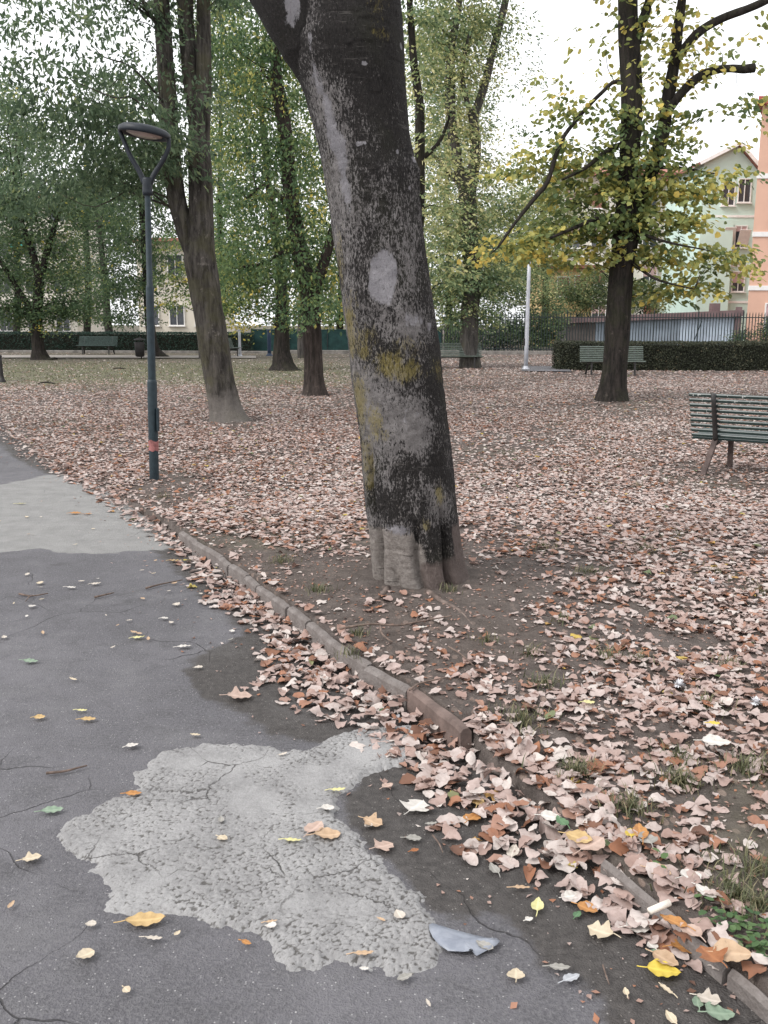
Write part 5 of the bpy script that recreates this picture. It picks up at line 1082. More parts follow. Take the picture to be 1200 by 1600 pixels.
def green_house():
    Y = 52.0 * K; xl, xp, xr = xat(1100, 260, Y), xat(1152, 226, Y), xat(1186, 268, Y); zp, zl, zr = zat(1152, 228, Y), zat(1100, 254, Y), zat(1184, 268, Y); lo = np.array([xl, Y, 0])
    root = empty('mint_house', lo); tag(root, 'mint green gabled house with propped white shutters between the cream block and the salmon house', 'house')
    m = MB(); m.prism([(xl, 0), (xr, 0), (xr, zr), (xp, zp), (xl, zl)], (0, Y, 0), (1, 0, 0), (0, 0, 1), (0, 1, 0), 9); o = m.build('wall', M['w_green'], root, loc=lo); o.location = (0, 0, 0)
    part(root, lo, 'bay', M['w_green'], ((xl + 1.0, Y - .3, zat(1110, 345, Y) / 2), (2.3, .55, zat(1110, 345, Y))))
    # roof slabs
    def slab(a, b, th=.16, over=.45):
        a, b = np.array(a), np.array(b); d = b - a; d /= np.linalg.norm(d); b = b + d * over; nrm = np.array([-d[1], d[0]]); nrm = nrm if nrm[1] > 0 else -nrm
        m = MB(); m.prism([tuple(a + nrm * .02), tuple(b + nrm * .02), tuple(b + nrm * (th + .02)), tuple(a + nrm * (th + .02))], (0, Y - .55, 0), (1, 0, 0), (0, 0, 1), (0, 1, 0), 10); return m
    r = slab((xp, zp), (xl, zl)).build('roof', M['roof'], root, loc=lo); r.location = (0, 0, 0)
    r2 = slab((xp, zp), (xr, zr)).build('roof', M['roof'], root, loc=lo); r2.location = (0, 0, 0)
    for (a, b) in (((xp, zp), (xl, zl)), ((xp, zp), (xr, zr))):
        a, b = np.array(a), np.array(b); d = b - a; d /= np.linalg.norm(d); b = b + d * .45; nrm = np.array([-d[1], d[0]]); nrm = nrm if nrm[1] > 0 else -nrm
        m = MB(); m.prism([tuple(a - nrm * .03), tuple(b - nrm * .03), tuple(b + nrm * .20), tuple(a + nrm * .20)], (0, Y - .60, 0), (1, 0, 0), (0, 0, 1), (0, 1, 0), .05); o = m.build('bargeboard', M['w_white'], r, loc=lo); o.location = (0, 0, 0)
    for py in (262, 338, 415, 472):
        z = zat(1150, py, Y)
        if z < 0.5 or z > zr - .4: continue
        part(root, lo, 'string_course', M['w_white'], (((xl + xr) / 2, Y - .02, z), (xr - xl, .06, .16)))
    window(root, lo, xat(1163, 298, Y), Y, zat(1163, 298, Y), .8, 1.5, 'plain'); window(root, lo, xat(1138, 303, Y), Y, zat(1138, 303, Y), .8, 1.5, 'plain')
    window(root, lo, xat(1157, 370, Y), Y, zat(1157, 370, Y), .75, 1.4, 'awning'); window(root, lo, xat(1134, 366, Y), Y, zat(1134, 366, Y), .75, 1.4, 'awning')
    window(root, lo, xat(1153, 440, Y), Y, zat(1153, 440, Y), .8, 1.3, 'blind')
green_house()
def cream_block():
    Y = 60.0 * K; x0, x1 = xat(872, 400, Y), xat(1100, 400, Y); zt = zat(950, 276, Y); lo = np.array([x0, Y, 0]); root = empty('cream_block', lo); tag(root, 'cream apartment block with a tiled hipped roof behind the lime tree', 'house')
    part(root, lo, 'wall', M['w_cream2'], (((x0 + x1) / 2, Y + 5, zt / 2), (x1 - x0, 10, zt)))
    r = part(root, lo, 'roof', M['roof'], (((x0 + x1) / 2, Y + 4.8, zt + .1), (x1 - x0 + 1, 11.4, .2)))
    m = MB(); Lr = x1 - x0; a, b, z0, z1 = x0 - .4, x1 + .4, zt + .2, zt + 1.6
    m.add([(a, Y - .8, z0), (b, Y - .8, z0), (b, Y + 10.4, z0), (a, Y + 10.4, z0), (a + 4, Y + 4.8, z1), (b - 4, Y + 4.8, z1)], [(0, 1, 5, 4), (1, 2, 5), (2, 3, 4, 5), (3, 0, 4), (3, 2, 1, 0)]); o = m.build('tiles', M['roof'], r, loc=lo); o.location = (0, 0, 0)
    for py in (310, 372, 430, 488):
        for px in (895, 935, 1015, 1055):
            window(root, lo, xat(px, py, Y), Y, zat(px, py, Y), 1.1, 1.5, 'blind' if (px + py) % 3 else 'shutter')
    for py in (340, 402): part(root, lo, 'string_course', M['w_white'], (((x0 + x1) / 2, Y - .02, zat(1000, py, Y)), (x1 - x0, .08, .18)))
cream_block()
def yellow_house():
    Y = 52.0 * K; x0, x1 = xat(845, 450, Y), xat(926, 450, Y); zt = zat(900, 420, Y); lo = np.array([x0, Y, 0]); root = empty('yellow_house', lo); tag(root, 'low yellow house with brown shutters half hidden by the shrubs', 'house')
    part(root, lo, 'wall', M['w_yellow'], (((x0 + x1) / 2, Y + 3, zt / 2), (x1 - x0, 6, zt)))
    part(root, lo, 'roof', M['roof'], (((x0 + x1) / 2, Y + 2.8, zt + .12), (x1 - x0 + .8, 7, .22)))
    window(root, lo, xat(907, 446, Y), Y, zat(907, 446, Y), .8, 1.3, 'shutter'); window(root, lo, xat(880, 448, Y), Y, zat(880, 448, Y), .8, 1.3, 'shutter')
yellow_house()
def left_block(label, Y, pxa, pxb, pyt, wall, floors, cols, balcony=True, teal=None):
    Y = Y * K; x0, x1 = xat(pxa, 450, Y), xat(pxb, 450, Y); zt = zat((pxa + pxb) / 2, pyt, Y); lo = np.array([x0, Y, 0]); root = empty('apartment_block', lo); tag(root, label, 'house')
    part(root, lo, 'wall', wall, (((x0 + x1) / 2, Y + 5, zt / 2), (x1 - x0, 10, zt)))
    part(root, lo, 'roof', M['roof'], (((x0 + x1) / 2, Y + 4.8, zt + .12), (x1 - x0 + .9, 11.4, .24)))
    fh = zt / floors
    for k in range(floors):
        for c in range(cols):
            window(root, lo, x0 + (x1 - x0) * (c + .5) / cols, Y, k * fh + fh * .55, 1.1, 1.5, 'plain')
        if balcony and k:
            part(root, lo, 'balcony', M['w_cream2'], ((x0 + (x1 - x0) * .5, Y - .6, k * fh), (x1 - x0 - .6, 1.2, .16)), ((x0 + (x1 - x0) * .5, Y - 1.16, k * fh + .55), (x1 - x0 - .6, .07, .9)))
    if teal:
        c = at(*teal, Y - 1.5); m = MB(); m.add([(c[0] - .5, Y - .02, c[2] + .35), (c[0] + .5, Y - .02, c[2] + .35), (c[0] + .5, Y - 1.1, c[2] - .25), (c[0] - .5, Y - 1.1, c[2] - .25), (c[0] + .5, Y - 1.1, c[2] - .45), (c[0] - .5, Y - 1.1, c[2] - .45)], [(0, 1, 2, 3), (3, 2, 4, 5)]); o = m.build('awning', M['teal'], root, loc=lo); o.location = (0, 0, 0)
left_block('pale apartment block with balconies hidden behind the far left trees', 62, -60, 118, 310, M['w_cream2'], 4, 4, True, (22, 377))
left_block('plain cream house with a low red roof seen between the lamp and the forked trunk', 58, 215, 335, 378, M['w_cream'], 2, 3, False)
def shed():
    Y = 42.5 * K; x0, x1 = xat(884, 520, Y), xat(1152, 520, Y); z0, z1 = zat(884, 505, Y), zat(1150, 494, Y); lo = np.array([x0, Y, 0]); root = empty('corrugated_shed', lo); tag(root, 'long blue grey corrugated shed with a brown roof edge behind the picket fence', 'shed')
    def sheet(name, a, b, mat):
        m = MB(); n = int((b - a) / .11); xs = np.linspace(a, b, n * 2 + 1)
        pr = [(x, .035 if i % 2 else 0) for i, x in enumerate(xs)]; V = []
        for x, o in pr: zz = z0 + (z1 - z0) * (x - x0) / (x1 - x0); V += [(x, Y - o, 0), (x, Y - o, zz)]
        m.add(V, [(2 * i, 2 * i + 2, 2 * i + 3, 2 * i + 1) for i in range(len(pr) - 1)]); o = m.build(name, mat, root, loc=lo); o.location = (0, 0, 0)
    xa, xb = xat(930, 520, Y), xat(1062, 520, Y)
    sheet('cladding', x0, xa, M['shed_b']); sheet('cladding', xa, xb, M['shed']); sheet('cladding', xb, x1, M['shed_l'])
    part(root, lo, 'wall', M['shed_b'], (((x0 + x1) / 2, Y + 1.55, z0 / 2), (x1 - x0, 3, z0 - .02)))
    m = MB(); m.prism([(x0 - .2, z0), (x1 + .15, z1), (x1 + .15, z1 + .36), (x0 - .2, z0 + .30)], (0, Y - .35, 0), (1, 0, 0), (0, 0, 1), (0, 1, 0), 3.8); o = m.build('roof', M['shed_roof'], root, loc=lo); o.location = (0, 0, 0)
    part(root, lo, 'corner_post', M['shed_roof'], ((x1 - .05, Y - .12, (z1 + .55) / 2), (.32, .18, z1 + .5)))
    part(root, lo, 'chimney', M['shed_roof'], ((xat(1125, 490, Y), Y + 1, z1 + .5), (.5, .5, .5)))
    m = MB(); m.tube([(xat(1078, 540, Y), Y - .25, .2), (xat(1095, 500, Y), Y - .2, z1 - .3)], .03, 6); o = m.build('brace', M['fence'], root, loc=lo); o.location = (0, 0, 0)
shed()

# ------------------------------------------------------------------ fallen leaves
def litter_template(rng, rows, cols, kind):
    """one dry leaf, unit length, curled; returns verts and quad faces"""
    t = np.linspace(0, 1, rows); s = np.linspace(-1, 1, cols)
    w = np.sin(np.pi * np.clip(t, 0, 1)**0.8)**0.85 * (0.36 if kind != 'long' else 0.24)
    if kind == 'lobed': w = w * (1.1 + 0.36 * np.cos(t * rng.uniform(4.5, 6.0) * np.pi + rng.uniform(-.6, .6)))
    if kind == 'broad': w = w * 1.25
    w[0] = max(w[0], .015); w[-1] = 0.006
    c1, c2, tw = rng.uniform(-.5, .8), rng.uniform(-.7, 1.0), rng.uniform(-.45, .45)
    V = []
    for i in range(rows):
        for j in range(cols):
            y = s[j] * w[i]; x = t[i]
            z = c1 * .5 * (x - .5)**2 * 1.2 + c2 * 1.9 * y * y + tw * y * (x - .5) + 0.06 * abs(s[j]) * rng.uniform(-1, 1) * (1 if 0 < i < rows - 1 else 0)
            V.append((x - .5, y * (1 - .25 * abs(c2) * abs(s[j])), z))
    V = np.array(V); V[:, 2] -= V[:, 2].min() * 0.6
    I = np.arange(rows * cols).reshape(rows, cols); Fq = np.stack([I[:-1, :-1], I[:-1, 1:], I[1:, 1:], I[1:, :-1]], -1).reshape(-1, 4)
    return V, Fq
def scatter(P, yaw, tilt_dir, tilt, scale, tone, tpls, pick):
    VV, FF, TT = [], [], []; n0 = 0
    for k, (T, Fq) in enumerate(tpls):
        i = np.where(pick == k)[0]
        if len(i) == 0: continue
        ca, sa = np.cos(yaw[i]), np.sin(yaw[i]); X = T[None, :, 0] * scale[i][:, None]; Yv = T[None, :, 1] * scale[i][:, None]; Z = T[None, :, 2] * scale[i][:, None]
        x = X * ca[:, None] - Yv * sa[:, None]; y = X * sa[:, None] + Yv * ca[:, None]
        # tilt about a horizontal axis
        ux, uy = np.cos(tilt_dir[i])[:, None], np.sin(tilt_dir[i])[:, None]; ct, st = np.cos(tilt[i])[:, None], np.sin(tilt[i])[:, None]
        al = x * ux + y * uy; bl = -x * uy + y * ux; b2 = bl * ct - Z * st; z2 = bl * st + Z * ct
        x, y = al * ux - b2 * uy, al * uy + b2 * ux
        V = np.stack([x + P[i, 0][:, None], y + P[i, 1][:, None], z2 + P[i, 2][:, None]], -1)
        m = len(T); FF.append((Fq[None] + (np.arange(len(i)) * m)[:, None, None] + n0).reshape(-1, Fq.shape[1])); VV.append(V.reshape(-1, 3)); TT.append(np.repeat(tone[i], m)); n0 += len(i) * m
    return np.concatenate(VV), FF, np.concatenate(TT)
def tones(rng, n, shift=0.0):
    t = rng.normal(0.65 + shift, 0.18, n); t = np.clip(t, 0, 0.90); u = rng.random(n)
    t = np.where(u < .006, rng.uniform(.93, .975, n), t); t = np.where((u > .012) & (u < .017), rng.uniform(.98, 1, n), t); t = np.where((u > .03) & (u < .10), rng.uniform(.78, .90, n), t); t = np.where((u > .10) & (u < .20), rng.uniform(.10, .32, n), t)
    return t
def park_litter():
    rng = np.random.default_rng(77); total = 0
    kinds = ['oval', 'broad', 'lobed', 'long', 'oval', 'lobed', 'broad', 'oval', 'lobed', 'oval', 'long', 'broad']
    hi = [litter_template(rng, 10, 5, k) for k in kinds + kinds[:6]]; mid = [litter_template(rng, 4, 3, k) for k in kinds]; lowt = [litter_template(rng, 3, 2 if False else 3, k) for k in kinds[:5]]
    allV, allF, allT, n0 = [], [], [], 0
    def push(V, FF, T):
        nonlocal n0
        allV.append(V); allF.extend([f + n0 for f in FF]); allT.append(T); n0 += len(V)
    for (ya, yb, dens, tp, smin, smax) in [(1.2, 5.4, 1350, hi, .022, .072), (5.4, 10, 1250, mid, .026, .066), (10, 17, 760, mid, .032, .070), (17, 28, 290, lowt, .05, .085), (28, BY, 90, lowt, .065, .11)]:
        xm = .45 * yb + 1.4; N = int(dens * (yb - ya) * 2 * xm * 1.15); x = rng.uniform(-xm, xm, N); y = rng.uniform(ya, yb, N)
        k = np.abs(x) < .45 * y + 1.3; x, y = x[k], y[k]; s = x - bx(y); k = s > 0.0; x, y, s = x[k], y[k], s[k]
        D = litter(x, y); k = rng.random(len(x)) < D; x, y, D = x[k], y[k], D[k]
        k = np.hypot(x - TREE_W[0], y - TREE_W[1]) > 0.33; x, y, D = x[k], y[k], D[k]
        n = len(x); z = gz(x, y) + rng.random(n) * 0.022 * np.clip(D * 1.3, .2, 1) + .003
        tl = np.abs(rng.normal(0, R(12), n)); P = np.stack([x, y, z], 1)
        reg = (fbm(x * .5, y * .5, 0, 131, 2) - .5) * .5
        push(*scatter(P, rng.uniform(0, 6.28, n), rng.uniform(0, 6.28, n), tl, rng.uniform(smin, smax, n), np.where((tt := tones(rng, n)) < .9, np.clip(tt - reg * .45, 0, .9), tt), tp, rng.integers(0, len(tp), n))); total += n
    # crumbs of leaf, husk and straw on the bare earth and in the corners of the path
    N = 46000; y = rng.uniform(1.3, 11, N); x = rng.uniform(-1, 1, N) * (.45 * y + 1.0); s = x - bx(y); k = (s > -.75) & (rng.random(N) < np.where(s > 0, .8, np.exp(s * 4.5) * .6)) & (np.hypot(x - TREE_W[0], y - TREE_W[1]) > .34)
    x, y, s = x[k], y[k], s[k]; n = len(x); z = np.where(s > 0, gz(x, y), pz(x, y)) + .004
    push(*scatter(np.stack([x, y, z], 1), rng.uniform(0, 6.28, n), rng.uniform(0, 6.28, n), np.abs(rng.normal(0, R(20), n)), rng.uniform(.006, .026, n), np.clip(rng.normal(.42, .26, n), 0, .9), lowt, rng.integers(0, len(lowt), n)))
    o = mesh_obj('leaf_litter', np.concatenate(allV), allF, M['litter'], None, True, attrs={'tone': np.concatenate(allT)}); tag(o, 'carpet of dry pinkish brown leaves covering the park earth', 'fallen leaves', kind='stuff')
    # the drift in the gutter along the kerb
    allV, allF, allT, n0 = [], [], [], 0
    def drift_w(y):                      # width of the drift on the asphalt side
        k = np.array([G(a, b, 0)[1] for a, b in [(1200, 1560), (1100, 1480), (1000, 1400), (900, 1330), (800, 1240), (700, 1170), (620, 1120), (540, 1080), (470, 1010), (420, 960), (370, 910), (300, 850), (240, 800), (160, 750), (60, 700), (0, 640), (-200, 590)]])
        w = np.array([.06, .13, .22, .36, .40, .40, .52, .62, .34, .26, .28, .24, .24, .22, .25, .5, .6]); i = np.argsort(k); return np.interp(y, k[i], w[i])
    for (ya, yb, dens, tp) in [(1.2, 5.4, 1000, hi), (5.4, 10, 700, mid), (10, 18, 300, mid)]:
        N = int(dens * (yb - ya) * 1.1); y = rng.uniform(ya, yb, N); w = drift_w(y) * (.75 + .7 * (fbm(y * 2.2, 0 * y, 0, 141, 3) - .3)); s = rng.uniform(-1.0, .14, N); x = bx(y) + s
        u = np.clip(-s / np.maximum(w, .02), 0, 9); D = np.clip(1.35 - u**1.6 + 0.9 * (fbm(x * 6, y * 6, 0, 143, 2) - .5), 0, 1) * np.where(s > -.03, np.where((y < 3.3) & (y > 2.2), 1.0, np.where(s > .04, 0, .25)), 1)
        k = rng.random(N) < D; x, y, u, s = x[k], y[k], u[k], s[k]; n = len(x)
        pile = np.clip(1 - u, 0, 1) * .050; z = np.where(s > 0, gz(x, y), pz(x, y)) + rng.random(n) * np.where(s > 0, .02, pile) + .006
        tl = np.abs(rng.normal(0, 1, n)) * np.radians(10 + 14 * np.clip(1 - u, 0, 1)); P = np.stack([x, y, z], 1)
        push(*scatter(P, rng.uniform(0, 6.28, n), rng.uniform(0, 6.28, n), tl, rng.uniform(.030, .080, n), np.clip(tones(rng, n, 0.0), 0, 1), tp, rng.integers(0, len(tp), n))); total += n
    o = mesh_obj('leaf_drift', np.concatenate(allV), allF, M['litter'], None, True, attrs={'tone': np.concatenate(allT)}); tag(o, 'drift of dry orange brown leaves piled along the kerb', 'fallen leaves', kind='stuff')
    print('litter leaves', total)
park_litter()

# leaves lying singly on the asphalt
HM = {}
def hm(key):
    if key not in HM:
        a, b, sp = {'tan': ((.40, .27, .17), (.50, .36, .24), .5), 'orange': ((.33, .15, .05), (.46, .23, .08), .5), 'ochre': ((.40, .27, .12), (.52, .37, .18), .4), 'yellow': ((.52, .38, .05), (.62, .48, .09), .3), 'lemon': ((.50, .47, .21), (.60, .56, .30), .3),
                    'green': ((.075, .15, .075), (.12, .21, .11), .3), 'sage': ((.17, .235, .17), (.25, .32, .235), .3), 'grey': ((.24, .23, .205), (.33, .315, .29), .4), 'silver': ((.33, .34, .36), (.43, .44, .46), .3), 'pale': ((.42, .37, .31), (.54, .49, .43), .4),
                    'white': ((.48, .45, .41), (.60, .57, .53), .3), 'pink': ((.38, .27, .22), (.48, .36, .30), .4), 'rust': ((.23, .085, .035), (.33, .14, .06), .5), 'cream': ((.46, .38, .27), (.56, .48, .36), .35)}[key]
        HM[key] = m_hero(key + '_leaf', a, b, sp)
    return HM[key]
def hero_leaf(px, py, Lpx, ang, kind, colour, label, group=None, asp=None, curl=.25, side=False, seed=0, stalk=True, lift=0.0):
    """Lpx: length in photo pixels as it would lie across the view; ang: direction of the tip on the ground"""
    rng = random.Random(seed + int(px * 7 + py)); g0 = G(px, py, 0)
    on = (g0[0] - bx(g0[1])) > 0; z = float(gz(*g0[:2])) + .025 if on else float(pz(*g0[:2])) + .012
    if PALE_SD(g0) > 0 and not on: z += .008
    g = G(px, py, z); L = Lpx * mpp(g) * 1.0; rows, cols = 15, 9; t = np.linspace(0, 1, rows); s = np.linspace(-1, 1, cols)
    asp = asp or {'oval': .55, 'broad': .85, 'lobed': .95, 'long': .34, 'heart': .95}[kind]
    w = np.sin(np.pi * t**.82)**.8
    if kind == 'heart': w = np.sin(np.pi * np.clip(t, 0, 1)**.62)**.75
    if kind == 'lobed': w = w * (1 + .33 * np.cos(t * 3.1 * 2 * np.pi * .78 + 1.0))
    w = w * asp / 2; w = w + np.where((np.arange(rows) > 0) & (np.arange(rows) < rows - 1), .012 * np.array([rng.uniform(-1, 1) for _ in t]), 0); w[0] = .01; w[-1] = .004; w = np.maximum(w, .004)
    c1, c2, tw = curl * rng.uniform(.3, 1.2), curl * rng.uniform(.5, 1.4), rng.uniform(-.3, .3)
    V, rib = [], []
    for i in range(rows):
        for j in range(cols):
            x, y = t[i] - .5, s[j] * w[i]
            zz = c1 * 1.1 * x * x + c2 * 1.4 * y * y / max(asp, .3) + tw * x * y + .025 * abs(s[j]) * math.sin(t[i] * 22 + s[j]) - .012 * (1 - abs(s[j])) + .02 * abs(abs(s[j]) * 4 % 2 - 1) * curl
            bend = .08 * math.sin(x * 3 + seed)
            V.append((x, y + bend * .3, zz)); rib.append(1.0 if j == cols // 2 else 0.0)
    V = np.array(V) * L; V[:, 2] -= V[:, 2].min()
    I = np.arange(rows * cols).reshape(rows, cols); Fs = [tuple(q) for q in np.stack([I[:-1, :-1], I[:-1, 1:], I[1:, 1:], I[1:, :-1]], -1).reshape(-1, 4)]
    if stalk:
        n0 = len(V); k = 5; pts = [np.array((-.5 - .30 * q / 4, .05 * (q / 4)**2, V[cols // 2][2] / L * (1 - q / 4))) * L for q in range(5)]; sv = []
        for p in pts:
            for a in range(k): sv.append(p + np.array((0, math.cos(a * 6.283 / k), math.sin(a * 6.283 / k))) * .0014 + np.array((0, 0, .0015)))
        V = np.vstack([V, sv]); rib += [0.6] * len(sv); Fs += [(n0 + q * k + a, n0 + q * k + (a + 1) % k, n0 + (q + 1) * k + (a + 1) % k, n0 + (q + 1) * k + a) for q in range(4) for a in range(k)]
    o = mesh_obj('fallen_leaf', V, Fs, hm(colour), None, True, attrs={'rib': np.array(rib)})
    o.location = (g[0], g[1], z + lift); o.rotation_euler = (R(rng.uniform(-6, 6)), R(rng.uniform(-6, 6)), R(ang)); tag(o, label, 'leaf', group); return o
_pp = PX(PALE)
def PALE_SD(g): return float(poly_sd(_pp, np.array([g[0]]), np.array([g[1]]))[0])
